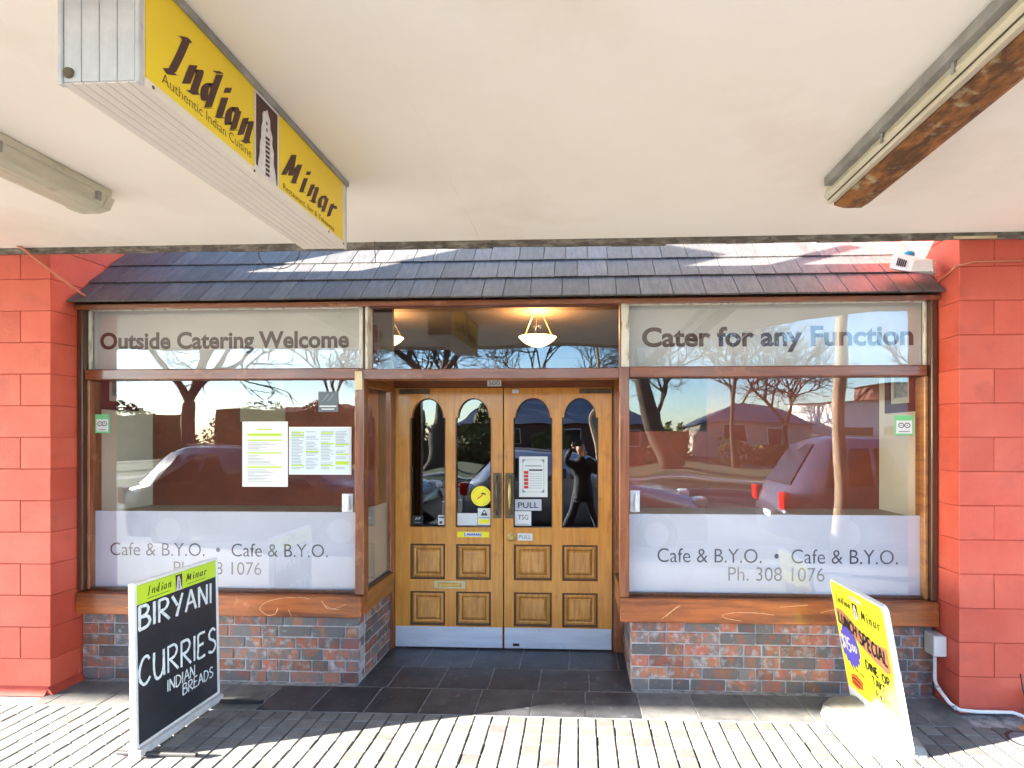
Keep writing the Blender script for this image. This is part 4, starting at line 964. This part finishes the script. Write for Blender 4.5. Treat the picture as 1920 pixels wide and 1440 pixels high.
# local: x normal (facing +X), y along, z up ; width from -0.285 .. 0.305
Wb = 0.590; ya = -0.285; yb = ya + Wb
mb = MB(); mb.bev(-0.020, 0.014, ya - 0.018, ya, 0.05, 0.882, 0.003); mb.bev(-0.020, 0.014, yb, yb + 0.016, 0.05, 0.882, 0.003); mb.bev(-0.020, 0.014, ya + .0005, yb - .0005, 0.867, 0.882, 0.003); mb.bev(-0.020, 0.014, ya + .0005, yb - .0005, 0.05, 0.064, 0.003)
ob('frame', mb, 'white_plastic', bd)
ob('panel', MB().box(-0.016, 0.008, ya + .001, yb - .001, 0.065, 0.866), 'board_black', bd)
ob('header', MB().box(0.0082, 0.0095, ya + .002, yb - .002, 0.768, 0.865), 'lime', bd)
mb = MB(); mb.bev(-0.03, 0.035, ya - 0.018, yb + 0.016, 0.012, 0.048, 0.003); ob('foot_rail', mb, 'alu_grey', bd)
for yy in (ya + 0.02, yb - 0.01):
    ob('foot', MB().tube([(-0.12, yy, 0.014), (0.30, yy, 0.014)], 0.011, 10), 'black_metal', bd)
nb_ = (1, 0, 0); TB = lambda a, z: plane_T((0.0100, ya + a, z), (0, 1, 0), (0, 0, 1))
write(BRUSH, 'Indian', TB(0.07, .80), .046, .006, gap=.10, nib=.4, dn=nb_, mat='print_black', parent=bd, width=.165, name='header_lettering')
write(BRUSH, 'Minar', TB(0.345, .80), .046, .006, gap=.10, nib=.4, dn=nb_, mat='print_black', parent=bd, width=.165, name='header_lettering')
emblem(TB(0.26, .769), .055, .090, nb_, bd, border=False)
for a0 in (0.07, 0.35):
    mb = MB(); mb.quad((.0102, ya + a0, .783), (.0102, ya + a0 + .15, .783), (.0102, ya + a0 + .15, .786), (.0102, ya + a0, .786)); ob('header_line', mb, 'print_black', bd)
TK = lambda a, z: plane_T((0.0086, ya + a, z), (0, 1, 0), (0, 0, 1))
write(CAPS, 'BIRYANI', TK(.014, .640), .118, .0160, gap=.17, dn=nb_, parent=bd, width=.535, name='chalk_lettering', wob=.18, drop=-.035, jit=.02)
write(CAPS, 'CURRIES', TK(.008, .355), .142, .0150, gap=.16, dn=nb_, parent=bd, width=.572, name='chalk_lettering', wob=.18, drop=-.06, jit=.02)
write(CAPS, 'INDIAN', TK(.195, .245), .062, .0075, gap=.14, dn=nb_, parent=bd, width=.205, name='chalk_lettering', wob=.2, jit=.03)
write(CAPS, 'BREADS', TK(.305, .178), .060, .0075, gap=.13, dn=nb_, parent=bd, width=.245, name='chalk_lettering', wob=.2, jit=.03)

# ================================================================= YELLOW LUNCH SIGN
ysn = thing('lunch_sign', 'leaning yellow plastic LUNCH SPECIAL sign on a white base', 'sign board', (1.655, 3.15, 0), rot=(0, R(10.0), R(180 + 0.5)))
# local: face looks +x (world -X); +y local = world -Y (reads left to right)
hw = 0.292; H0, H1 = 0.10, 0.775; rc = 0.035
def rr(x0, x1, z0, z1, r, n=5):
    out = [(x0, z0), (x1, z0)]
    for cx, cz, a0 in ((x1 - r, z1 - r, 0), (x0 + r, z1 - r, 90)):
        for k in range(n + 1): a = R(a0 + 90 * k / n); out.append((cx + r * math.cos(a), cz + r * math.sin(a)))
    return out
# shell: thick edge white, printed yellow face
ysn2 = ysn
RY = lambda mb, nm, mat: ob(nm, mb, mat, ysn)
mb = MB(); mb.prism([(a, b) for a, b in rr(-hw, hw, 0.03, H1, rc)], 'X', -0.030, -0.001)
RY(mb, 'shell', 'white_plastic')
TY = lambda a, b: Vector((0.0, a, b))
# note: rotation about Y by -9 deg in world applied before Z turn => top leans towards the camera side
poly(TY, rr(-hw + .008, hw - .008, .19, H1 - .008, rc), 'sign_yellow', ysn, (0.0006, 0, 0), 'yellow_face')
poly(TY, [(-hw + .008, .13), (-.02, .13), (hw - .25, .19), (-hw + .008, .19)], 'sign_yellow', ysn, (0.0006, 0, 0), 'yellow_face')
poly(TY, [(-.06, .715), (.06, .715), (.068, .725), (.06, .738), (-.06, .738), (-.068, .728)], 'grey_plastic', ysn, (0.0014, 0, 0), 'hand_slot')
poly(TY, [(-.265, .605), (-.20, .610), (-.10, .585), (.02, .545), (.12, .535), (.22, .545), (.262, .548), (.262, .425), (.22, .405), (.12, .425), (.0, .455), (-.12, .495), (-.265, .515)], 'print_tan', ysn, (0.0014, 0, 0), 'banner')
nY = (1, 0, 0)
def TS(a, z, rot=0.0):
    c_, s_ = math.cos(rot), math.sin(rot)
    return lambda p, q: Vector((0.0024, a + p * c_ - q * s_, z + p * s_ + q * c_))
write(BRUSH, 'Indian', TS(-.235, .650), .048, .007, gap=.10, nib=.4, dn=nY, mat='print_black', parent=ysn, width=.17, name='brush_lettering')
write(BRUSH, 'Minar', TS(.045, .628), .060, .008, gap=.10, nib=.4, dn=nY, mat='print_black', parent=ysn, width=.19, name='brush_lettering')
emblem(lambda a, b: Vector((0.0010, -.048 + a, .615 + b)), .062, .088, nY, ysn, border=False)
write(CAPS, 'LUNCH', TS(-.250, .525, -.14), .066, .015, gap=.16, dn=nY, mat='print_black', parent=ysn, width=.20, name='sign_lettering')
write(CAPS, 'SPECIAL', TS(-.025, .475, -.10), .078, .015, gap=.16, dn=nY, mat='print_black', parent=ysn, width=.27, name='sign_lettering')
bp = []
for k in range(32):
    r_ = 1.0 if k % 2 else 0.84; a = 2 * math.pi * k / 32; bp.append((-.165 + .112 * r_ * math.cos(a), .400 + .125 * r_ * math.sin(a)))
poly(TY, bp, 'print_violet', ysn, (0.0018, 0, 0), 'price_burst')
write(CAPS, '$15', lambda a, b: Vector((0.0030, -.255 + a, .372 + b)), .078, .014, gap=.14, dn=nY, mat='paper', parent=ysn, width=.105, name='price_lettering')
write(CAPS, '.00', lambda a, b: Vector((0.0030, -.143 + a, .392 + b)), .038, .009, gap=.14, dn=nY, mat='paper', parent=ysn, width=.060, name='price_lettering')
write(CAPS, 'DINE OR', TS(.0, .345, -.03), .048, .009, gap=.18, dn=nY, mat='print_black', parent=ysn, width=.235, name='sign_lettering')
write(CAPS, 'TAKE', TS(.045, .275, -.03), .048, .009, gap=.18, dn=nY, mat='print_black', parent=ysn, width=.13, name='sign_lettering')
write(CAPS, 'AWAY', TS(.060, .212, -.03), .045, .008, gap=.18, dn=nY, mat='print_black', parent=ysn, width=.13, name='sign_lettering')
poly(TY, [(-.225, .165), (-.16, .155), (-.09, .175), (-.08, .225), (-.14, .245), (-.21, .225)], 'print_orange', ysn, (0.0018, 0, 0), 'logo_patch')
mb = MB(); strokes(mb, [[(-.21, .20), (-.16, .212), (-.10, .20)], [(-.20, .185), (-.12, .178)]], lambda a, b: Vector((0.0026, a, b)), .008, dn=nY); ob('logo_marks', mb, 'print_black', ysn)
mb = MB(); strokes(mb, [[(-.18, .285), (-.16, .27)], [(-.14, .28), (-.11, .272)], [(-.09, .275), (-.05, .27)], [(-.05, .165), (-.02, .15)]], lambda a, b: Vector((0.0026, a, b)), .008, dn=nY); ob('small_marks', mb, 'print_black', ysn)
# base
bs = thing('x', 'x', 'x') if False else None
mb = MB()
secs = [(-0.12, .0, .24), (-0.10, .04, .25), (-0.05, .065, .26), (0.0, .075, .27), (0.08, .07, .27), (0.15, .06, .25), (0.21, .045, .20), (0.24, .0, .16)]
rings = []
for x_, z_, w_ in secs:
    rings.append([mb.b.verts.new((x_, -w_ - .02, 0.0)), mb.b.verts.new((x_, -w_, z_ * .8 + .006)), mb.b.verts.new((x_, -w_ + .06, z_ + .012)), mb.b.verts.new((x_, w_ - .06, z_ + .012)), mb.b.verts.new((x_, w_, z_ * .8 + .006)), mb.b.verts.new((x_, w_ + .02, 0.0))])
for a, b in zip(rings, rings[1:]):
    for k in range(5): mb.b.faces.new((a[k], a[k + 1], b[k + 1], b[k]))
mb.b.faces.new(rings[0]); mb.b.faces.new(rings[-1])
base = ob('base', mb, 'base_plastic', ysn, smooth=False)
base.rotation_euler = (0, R(-10.0), 0)

# ================================================================= PENDANT LAMPS
def pendant(label, x, y, z, es):
    t = thing('pendant_lamp', label, 'lamp', (x, y, z))
    ob('bowl', MB().lathe([(0.0, 0), (.06, .004), (.12, .028), (.17, .062), (.205, .098), (.212, .108), (.20, .106), (.16, .075), (.10, .04), (0, .02)], (x, y, z), 28), 'lamp_bowl', t, smooth=True)
    ob('bulb', MB().lathe([(0, .0), (.03, .01), (.04, .04), (.03, .07), (0, .08)], (x, y, z + .035), 12), 'lamp_core', t, smooth=True)
    for k in range(3):
        a = 2 * math.pi * k / 3 + .5; ob('cord', MB().tube([(x + .2 * math.cos(a), y + .2 * math.sin(a), z + .10), (x + .06 * math.cos(a), y + .06 * math.sin(a), 3.0)], .0035, 5), 'brass', t)
    l = bpy.data.lights.new('pendant_bulb', 'POINT'); l.energy = es; l.color = (1, .68, .34); l.shadow_soft_size = .05
    lo = bpy.data.objects.new('pendant_bulb', l); COL.objects.link(lo); lo.parent = t; lo.location = (0, 0, .22)
pendant('lit glass bowl pendant hanging behind the window above doors', -0.46, 6.2, 2.63, 2.2)
pendant('dimmer glass bowl pendant seen left of the lit one', -2.20, 6.2, 2.64, 0.8)

# ================================================================= BEHIND THE CAMERA (seen in the glass)
def tree(label, x, y, h, r0, seed, depth=6, lean=(0, 0), bark='bark', fork=3.0, spread=0.55, curve=0.0, leaves=None, cat='tree'):
    rg = random.Random(seed); t = thing('bare_tree', label, cat, (x, y, -0.05))
    mt_ = MB(); mb_ = MB(); tips = []
    top = Vector((x + lean[0], y + lean[1], fork)); pts = []
    for k in range(7):
        f = k / 6; pts.append(Vector((x + lean[0] * f + curve * math.sin(f * math.pi) , y + lean[1] * f, -0.1 + (fork + .1) * f)) + Vector((rg.uniform(-.03, .03), rg.uniform(-.03, .03), 0)) * (f > 0))
    mt_.tube(pts, [r0 * 1.35] + [r0 * (1 - .28 * k / 6) for k in range(1, 7)], 10)
    def grow(p, d, r, L, lv):
        n = 3 if lv < 3 else 2; q = [p]; dd = d.copy()
        for k in range(n):
            dd = (dd + Vector((rg.uniform(-.28, .28), rg.uniform(-.28, .28), rg.uniform(-.08, .22)))).normalized(); q.append(q[-1] + dd * L / n)
        mb_.tube(q, [r * (1 - .4 * k / n) for k in range(n + 1)], 6 if lv < 2 else (4 if lv < 4 else 3), False)
        if lv >= depth: tips.append(q[-1]); return
        for k in range(3 if lv < 4 else rg.choice((2, 3, 3))):
            ax = dd.orthogonal().normalized(); ax.rotate(Matrix.Rotation(rg.uniform(0, 6.28), 3, dd)); nd = dd.copy(); nd.rotate(Matrix.Rotation(rg.uniform(.3, .3 + spread), 3, ax))
            grow(q[-1 if k < 2 else -2], nd, r * .67, L * rg.uniform(.70, .86), lv + 1)
    for k in range(3):
        a = 2 * math.pi * k / 3 + seed; nd = Vector((math.cos(a) * .6, math.sin(a) * .6, 1)).normalized()
        grow(pts[-1], nd, r0 * .52, (h - fork) * .30, 1)
    ob('trunk', mt_, bark, t, smooth=True); ob('branches', mb_, bark if bark == 'bark_pale' else 'twig', t, smooth=False)
    if leaves:
        mb = MB()
        for _ in range(leaves):
            p = rg.choice(tips) + Vector((rg.uniform(-.05, .05), rg.uniform(-.05, .05), rg.uniform(-.12, 0)))
            a = Vector((rg.uniform(-1, 1), rg.uniform(-1, 1), rg.uniform(-1, 1))).normalized() * .035; b = a.orthogonal() * .7
            mb.quad(p - a, p + b, p + a, p - b)
        ob('leaves', mb, 'red_leaf', t, kind='stuff')
tree('slender pale street tree at the kerb with a few red leaves', 3.55, -0.45, 6.5, .095, 3, depth=4, lean=(-.12, 0.2), bark='bark_pale', fork=3.2, spread=.7, leaves=60)
tree('big bare tree forking low on the grass across the road', -17.8, -17.5, 14, .42, 11, fork=3.2, spread=.6)
tree('tall bare tree across the road left of the entrance', -7.2, -18.5, 14, .40, 5, fork=3.6, spread=.6, lean=(.5, 0))
tree('bare tree with a bent dark trunk across the road', 4.5, -18.6, 14, .48, 8, fork=4.6, spread=.6, lean=(-1.6, 0), curve=-.3)
tree('thin bare tree behind the bent one across the road', 8.6, -24, 11, .16, 21, depth=5, fork=5.0, spread=.5)
tree('round headed bare tree before the grey roofs', 13.5, -30, 9, .25, 31, depth=6, fork=2.2, spread=.8)
tree('bare tree at the far left of the grass', -27, -20, 13, .35, 44, fork=3.2)
tree('bare tree across the road at the far right', 24, -24, 12, .30, 52, fork=3.0)
def foliage(label, x, y, w_, d_, h, n, seed, name='hedge', cat='hedge'):
    rg = random.Random(seed); t = thing(name, label, cat, (x, y, 0)); mb = MB()
    for _ in range(n):
        u, v, z = rg.uniform(-1, 1), rg.uniform(-1, 1), rg.random()
        k = (1 - z ** 3) if name != 'hedge' else 1
        p = Vector((x + u * w_ * (0.4 + .6 * k), y + v * d_ * (.4 + .6 * k), z * h * (0.85 + .15 * math.sin(u * 5 + seed))))
        a = Vector((rg.uniform(-1, 1), rg.uniform(-1, 1), rg.uniform(-1, 1))).normalized() * rg.uniform(.08, .16); b = a.orthogonal() * .8
        mb.quad(p - a, p + b, p + a, p - b)
    ob('leaves', mb, 'hedge_leaf', t, kind='stuff')
    ob('stems', MB().box(x - w_ * .8, x + w_ * .8, y - d_ * .5, y + d_ * .5, -.05, h * .75, .1), 'hedge_leaf', t)
tree('tall bare tree rising behind the brown house', -24, -46, 16, .38, 61, fork=4, spread=.7, depth=7)
tree('broad bare tree behind the gap left of the grey roof', -12.5, -44, 16, .40, 62, fork=4, spread=.7, depth=7)
tree('bare tree standing behind the ridge of the grey roof', -2.5, -47, 17, .40, 63, fork=4, spread=.7, depth=7)
tree('bare tree behind the right end of the grey roof', 7.5, -46, 15, .36, 64, fork=4, spread=.7, depth=7)
tree('bare tree behind the cream bungalow', 17, -52, 16, .38, 65, fork=4, spread=.7, depth=7)
foliage('long dark clipped hedge behind the far grass on the left', -16, -27.5, 9, .6, 1.5, 2600, 1)
foliage('tall dark shrubbery at the far left end of the grass', -34, -30, 9, 1.5, 4.2, 4000, 12, 'shrub', 'shrub')
foliage('low dark hedge behind the far grass on the right', 22, -28.5, 13, .6, 1.45, 3000, 2)
foliage('mass of dark bushes behind the big forked tree', -19, -33, 9, 1.8, 4.7, 7000, 14, 'shrub', 'shrub')
foliage('rounded green shrub beside the bent tree', 5.6, -27, 1.4, 1.0, 2.6, 900, 3, 'shrub', 'shrub')
foliage('tall dark evergreen shrub beside the grey roofed house', -6.0, -29, 2.0, 1.5, 3.6, 1500, 4, 'shrub', 'shrub')
foliage('dense shrub left of the far house door', -1.6, -28.5, 1.6, 1.0, 2.4, 1000, 5, 'shrub', 'shrub')
def house(label, x0, x1, y0, y1, he, hr, wall, roof, wins, name='house'):
    t = thing(name, label, 'house' if name == 'house' else 'building', ((x0 + x1) / 2, y1, 0))
    ob('wall', MB().box(x0, x1, y0, y1, -.3, he), wall, t)
    mb = MB(); o = .4; A = [(x0 - o, y0 - o, he), (x1 + o, y0 - o, he), (x1 + o, y1 + o, he), (x0 - o, y1 + o, he)]
    dx = min((y1 - y0) / 2, (x1 - x0) / 2 - .3); ym = (y0 + y1) / 2
    Rg = [(x0 + dx, ym, hr), (x1 - dx, ym, hr)]
    if hr > he + .2:
        mb.quad(*A); mb.quad(A[3], A[2], Rg[1], Rg[0]); mb.quad(A[0], A[1], Rg[1], Rg[0]); mb.quad(A[0], A[3], Rg[0]) if False else mb.b.faces.new([mb.b.verts.new(q) for q in (A[0], A[3], Rg[0])]); mb.b.faces.new([mb.b.verts.new(q) for q in (A[1], A[2], Rg[1])])
    else: mb.box(x0 - .1, x1 + .1, y0 - .1, y1 + .1, he + .001, hr)
    ob('roof', mb, roof, t)
    for (a, b, c, d) in wins:
        f = ob('window', MB().box(a - .06, b + .06, y1 + .005, y1 + .03, c - .06, d + .06), 'white_wall', t); ob('window_glass', MB().box(a, b, y1 + .031, y1 + .045, c, d), 'dark_glass', f)
house('single storey house with a blue grey hipped roof', -9, 5.5, -42, -33, 2.7, 5.2, 'house_brick', 'roof_grey', [(-6, -4.2, 1, 2.2), (-1.5, .3, .9, 2.2), (1.2, 2.2, .9, 2.2), (2.8, 4.4, .9, 2.2)])
house('brown house behind the big forked tree', -34, -19, -52, -44, 2.8, 4.8, 'house_brick', 'roof_red', [(-29, -27, 1, 2.2), (-23, -21, 1, 2.2)])
house('cream bungalow with grey roof right of the trees', 10, 19, -47, -39, 2.5, 4.6, 'house_cream', 'roof_grey', [(12, 14, 1, 2.1), (15.5, 17, 1, 2.1)])
house('pale flat roofed commercial block', 20.5, 26, -48, -38, 4.4, 4.7, 'white_wall', 'concrete', [(21.3, 23, 1, 2.4), (23.8, 25.3, 1, 2.4)], 'commercial_building')
house('tall brown commercial block at the right', 26.5, 40, -48, -37, 6.2, 6.5, 'house_brick', 'concrete', [(28, 31, 3.6, 5), (33, 36, 3.6, 5)], 'commercial_building')
t = thing('power_pole', 'thin timber power pole standing before the far house', 'pole', (0.9, -20.5, 0))
ob('pole', MB().tube([(0.9, -20.5, -.1), (0.9, -20.5, 8)], [.12, .08], 8), 'bark_pale', t); ob('crossarm', MB().box(0.0, 1.8, -20.55, -20.45, 7.3, 7.45), 'bark_pale', t)

# ---- parked cars
def car(label, xr, xf, yc, paint, H_, bonnet, hatch=0.25, W_=1.78):
    """nose at xf, tail at xr"""
    L_ = xf - xr; zg = -0.14; t = thing('parked_car', label, 'car', ((xr + xf) / 2, yc, zg))
    s = L_ / 4.4
    # stations: x frac, top z, belt z, half widths (roof, belt)
    hb = bonnet
    st = [(0.0, .62, .62, .55, .70), (.015, .88, .80, .60, .80), (.04, 1.02, .92, .62, .84), (.10 + hatch * .1, H_ * .93, .96, .54, .87), (.20, H_ * .985, .97, .58, .88), (.38, H_, .97, .60, .89), (.55, H_ * .97, .96, .58, .89), (.66, H_ * .80, .95, .60, .88), (.745, hb + .04, .93, .74, .87), (.84, hb - .01, .87, .70, .86), (.93, hb - .09, .79, .62, .82), (.985, hb - .20, .66, .52, .74), (1.0, .50, .48, .46, .68)]
    mb = MB(); rings = []
    k_ = W_ / 1.78
    for f, zt, zb, wr_, wb in st:
        x_ = xr + f * L_; zb = min(zb, zt - .02)
        R_ = [(0, zt), (wr_ * .7, zt - .012), (wr_, zt - .05 * (zt > 1.1) - .012), (wb * .985, zb), (wb, (zb + .45) / 2 + .05), (wb * .97, .36), (wb * .9, .20), (0, .18)]
        full = [(y_, z_) for y_, z_ in R_] + [(-y_, z_) for y_, z_ in R_[-2:0:-1]]
        rings.append([mb.b.verts.new((x_, yc + y_ * k_, z_ + zg)) for y_, z_ in full])
    for a, b in zip(rings, rings[1:]):
        for k in range(len(a)): mb.b.faces.new((a[k], a[(k + 1) % len(a)], b[(k + 1) % len(a)], b[k]))
    mb.b.faces.new(rings[0]); mb.b.faces.new(rings[-1])
    ob('body', mb, paint, t, smooth=True)
    def sidepoint(f, v):   # v 0 belt .. 1 roof edge
        for (f0, zt0, zb0, wr0, wb0), (f1, zt1, zb1, wr1, wb1) in zip(st, st[1:]):
            if f0 <= f <= f1:
                q = (f - f0) / (f1 - f0); zt = zt0 + (zt1 - zt0) * q; zb = zb0 + (zb1 - zb0) * q; wr_ = wr0 + (wr1 - wr0) * q; wb = wb0 + (wb1 - wb0) * q
                return xr + f * L_, (wb * .985 + (wr_ - wb * .985) * v) * k_, zb + (zt - .062 - zb) * v + zg
    for sgn in (1, -1):
        for f0, f1, g0, g1 in ((.13, .28, .17, .28), (.295, .46, .295, .46), (.475, .71, .475, .60)):
            P = []
            for f, v in ((f0, .10), (f1, .10), (g1, .86), (g0, .86)):
                X, Y_, Z = sidepoint(f, v); P.append((X, yc + sgn * (Y_ + .008), Z))
            mb = MB(); mb.quad(*P); ob('side_window', mb, 'dark_glass', t)
    X0, Y_0, Z0 = sidepoint(.735, .2); X1, Y_1, Z1 = sidepoint(.585, .95)
    mb = MB(); mb.quad((X0 + .01, yc - .70, hb + .06 + zg), (X0 + .01, yc + .70, hb + .06 + zg), (X1 + .02, yc + .52, H_ * .955 + zg + .004), (X1 + .02, yc - .52, H_ * .955 + zg + .004)); ob('windscreen', mb, 'dark_glass', t)
    mb = MB(); xa = xr + .045 * L_; xb = xr + (.105 + hatch * .1) * L_
    mb.quad((xa - .02, yc - .60, 1.06 + zg), (xa - .02, yc + .60, 1.06 + zg), (xb - .03, yc + .48, H_ * .92 + zg), (xb - .03, yc - .48, H_ * .92 + zg)); ob('rear_window', mb, 'dark_glass', t)
    for fx in (.19, .80):
        for sgn in (1, -1):
            wy = yc + sgn * .78 * k_; wh = ob('wheel', MB().lathe([(.20, -.10), (.31, -.10), (.325, -.07), (.325, .07), (.31, .10), (.20, .10)], (xr + fx * L_, wy, zg + .32), 20, 'Y'), 'tyre', t)
            ob('rim', MB().lathe([(0, -.105), (.19, -.10), (.20, .10), (0, .105)], (xr + fx * L_, wy, zg + .32), 14, 'Y'), 'rim', wh)
    for sgn in (1, -1):
        ob('tail_light', MB().bev(xr - .01, xr + .12, yc + sgn * .70 - .12, yc + sgn * .70 + .13, .70 + zg, .96 + zg, .02), 'tail_red', t)
        ob('headlight', MB().bev(xf - .22, xf - .04, yc + sgn * .62 - .15, yc + sgn * .62 + .15, hb - .26 + zg, hb - .12 + zg, .03), 'head_lens', t)
        X, Y_, Z = sidepoint(.66, .1); ob('mirror', MB().bev(X - .06, X + .06, yc + sgn * (Y_ + .03) - .06, yc + sgn * (Y_ + .03) + .09, Z, Z + .13, .02), paint, t)
        ob('roof_rail', MB().tube([(xr + .2 * L_, yc + sgn * .5, H_ + zg - .01), (xr + .5 * L_, yc + sgn * .5, H_ + zg)], .015, 5), 'rim', t)
    ob('number_plate', MB().bev(xr - .012, xr + .002, yc - .18, yc + .18, .5 + zg, .61 + zg, .003), 'paper', t)
car('dark grey hatchback parked left, mirrored in the left window', -7.2, -2.75, -2.0, 'car_grey', 1.66, .98)
car('silver blue small car parked opposite the doors', -2.1, 1.98, -2.0, 'car_silver', 1.50, .96)
car('violet grey off-roader parked right, mirrored in the right window', 3.05, 7.6, -2.0, 'car_violet', 1.78, 1.08)

# ---- the photographer
ph = thing('person', 'person in a dark coat raising a camera, mirrored in door glass', 'person', (0.05, -0.42, 0))
def skin(name, nodes, edges, mat, parent, root=0, sub=2):
    me = bpy.data.meshes.new(name); me.from_pydata([n[0] for n in nodes], edges, [])
    o = bpy.data.objects.new(name, me); COL.objects.link(o)
    o.modifiers.new('s', 'SKIN'); sv = me.skin_vertices[0].data
    for i, n in enumerate(nodes): r_ = n[1]; sv[i].radius = (r_, r_) if not isinstance(r_, tuple) else r_; sv[i].use_root = (i == root)
    m = o.modifiers.new('u', 'SUBSURF'); m.levels = sub; m.render_levels = sub
    dg = bpy.context.evaluated_depsgraph_get(); me2 = bpy.data.meshes.new_from_object(o.evaluated_get(dg)); bpy.data.objects.remove(o)
    me2.materials.clear(); me2.materials.append(MATS[mat])
    for p in me2.polygons: p.use_smooth = True
    return put(name, me2, parent)
X, Y_ = 0.06, -0.42
body = skin('body', [((X, Y_, .80), (.20, .15)), ((X, Y_, 1.02), (.17, .14)), ((X, Y_, 1.24), (.18, .14)), ((X, Y_, 1.33), .09), ((X, Y_ + .01, 1.42), .055),
  ((X + .19, Y_, 1.25), .085), ((X + .28, Y_ + .10, 1.12), .072), ((X + .10, Y_ + .27, 1.41), .050),
  ((X - .19, Y_, 1.25), .085), ((X - .31, Y_ + .08, 1.31), .072), ((X - .15, Y_ + .25, 1.54), .050), ((X, Y_, .68), (.21, .16))],
  [(0, 1), (1, 2), (2, 3), (3, 4), (2, 5), (5, 6), (6, 7), (2, 8), (8, 9), (9, 10), (0, 11)], 'coat', ph)
skin('trousers', [((X, Y_, .82), .13), ((X + .11, Y_, .74), .105), ((X + .18, Y_ + .04, .46), .074), ((X + .23, Y_, .10), .055), ((X + .25, Y_ + .12, .04), .044),
  ((X - .11, Y_, .74), .105), ((X - .20, Y_ + .04, .46), .074), ((X - .28, Y_, .10), .055), ((X - .30, Y_ + .12, .04), .044)],
  [(0, 1), (1, 2), (2, 3), (3, 4), (0, 5), (5, 6), (6, 7), (7, 8)], 'trousers', ph)
hd = skin('head', [((X, Y_ + .01, 1.42), .05), ((X, Y_ + .03, 1.48), .062), ((X, Y_ + .03, 1.56), .078), ((X, Y_ + .02, 1.62), .06), ((X, Y_ + .11, 1.53), .014), ((X + .082, Y_ + .02, 1.545), .014), ((X - .082, Y_ + .02, 1.545), .014)],
  [(0, 1), (1, 2), (2, 3), (2, 4), (2, 5), (2, 6)], 'skin', ph)
skin('hair', [((X, Y_ - .02, 1.50), .070), ((X, Y_ - .02, 1.60), .088), ((X, Y_ + .03, 1.655), .055)], [(0, 1), (1, 2)], 'hair', ph)
for s in (1, -1):
    ob('eye', MB().lathe([(0, -.006), (.009, -.004), (.010, 0)], (X + s * .03, Y_ + .098, 1.552), 8, 'Y'), 'print_black', ph)
def hand(cx, cy, cz, sx):
    nd = [((cx, cy, cz), .034), ((cx - sx * .01, cy + .03, cz + .045), .030)]; ed = [(0, 1)]
    for k in range(4):
        b = len(nd); oz = .052 - k * .022; L_ = (.052, .060, .055, .042)[k]
        nd += [((cx - sx * .01, cy + .045, cz + oz), .011), ((cx - sx * (.01 + L_ * .5), cy + .062, cz + oz + .004), .009), ((cx - sx * (.01 + L_), cy + .048, cz + oz), .008)]
        ed += [(1 if k < 2 else 0, b), (b, b + 1), (b + 1, b + 2)]
    b = len(nd); nd += [((cx - sx * .02, cy, cz + .05), .012), ((cx - sx * .05, cy - .005, cz + .055), .009)]; ed += [(0, b), (b, b + 1)]
    skin('hand', nd, ed, 'skin', ph, sub=1)
hand(X + .08, Y_ + .30, 1.46, 1); hand(X - .13, Y_ + .29, 1.575, -1)
ph.scale = (0.88, 0.9, 0.93)
pc = thing('camera_body', 'black camera with a short lens held up by the person', 'camera', (0, -0.09, 1.60))
ob('case', MB().bev(-.068, .068, -.115, -.065, 1.57, 1.655, .008), 'black_metal', pc)
ob('lens_barrel', MB().lathe([(.030, -.064), (.036, -.06), (.036, -.02), (.030, -.015), (0, -.018)], (0, 0, 1.61), 18, 'Y'), 'black_metal', pc)
pc.location.z -= 0.10
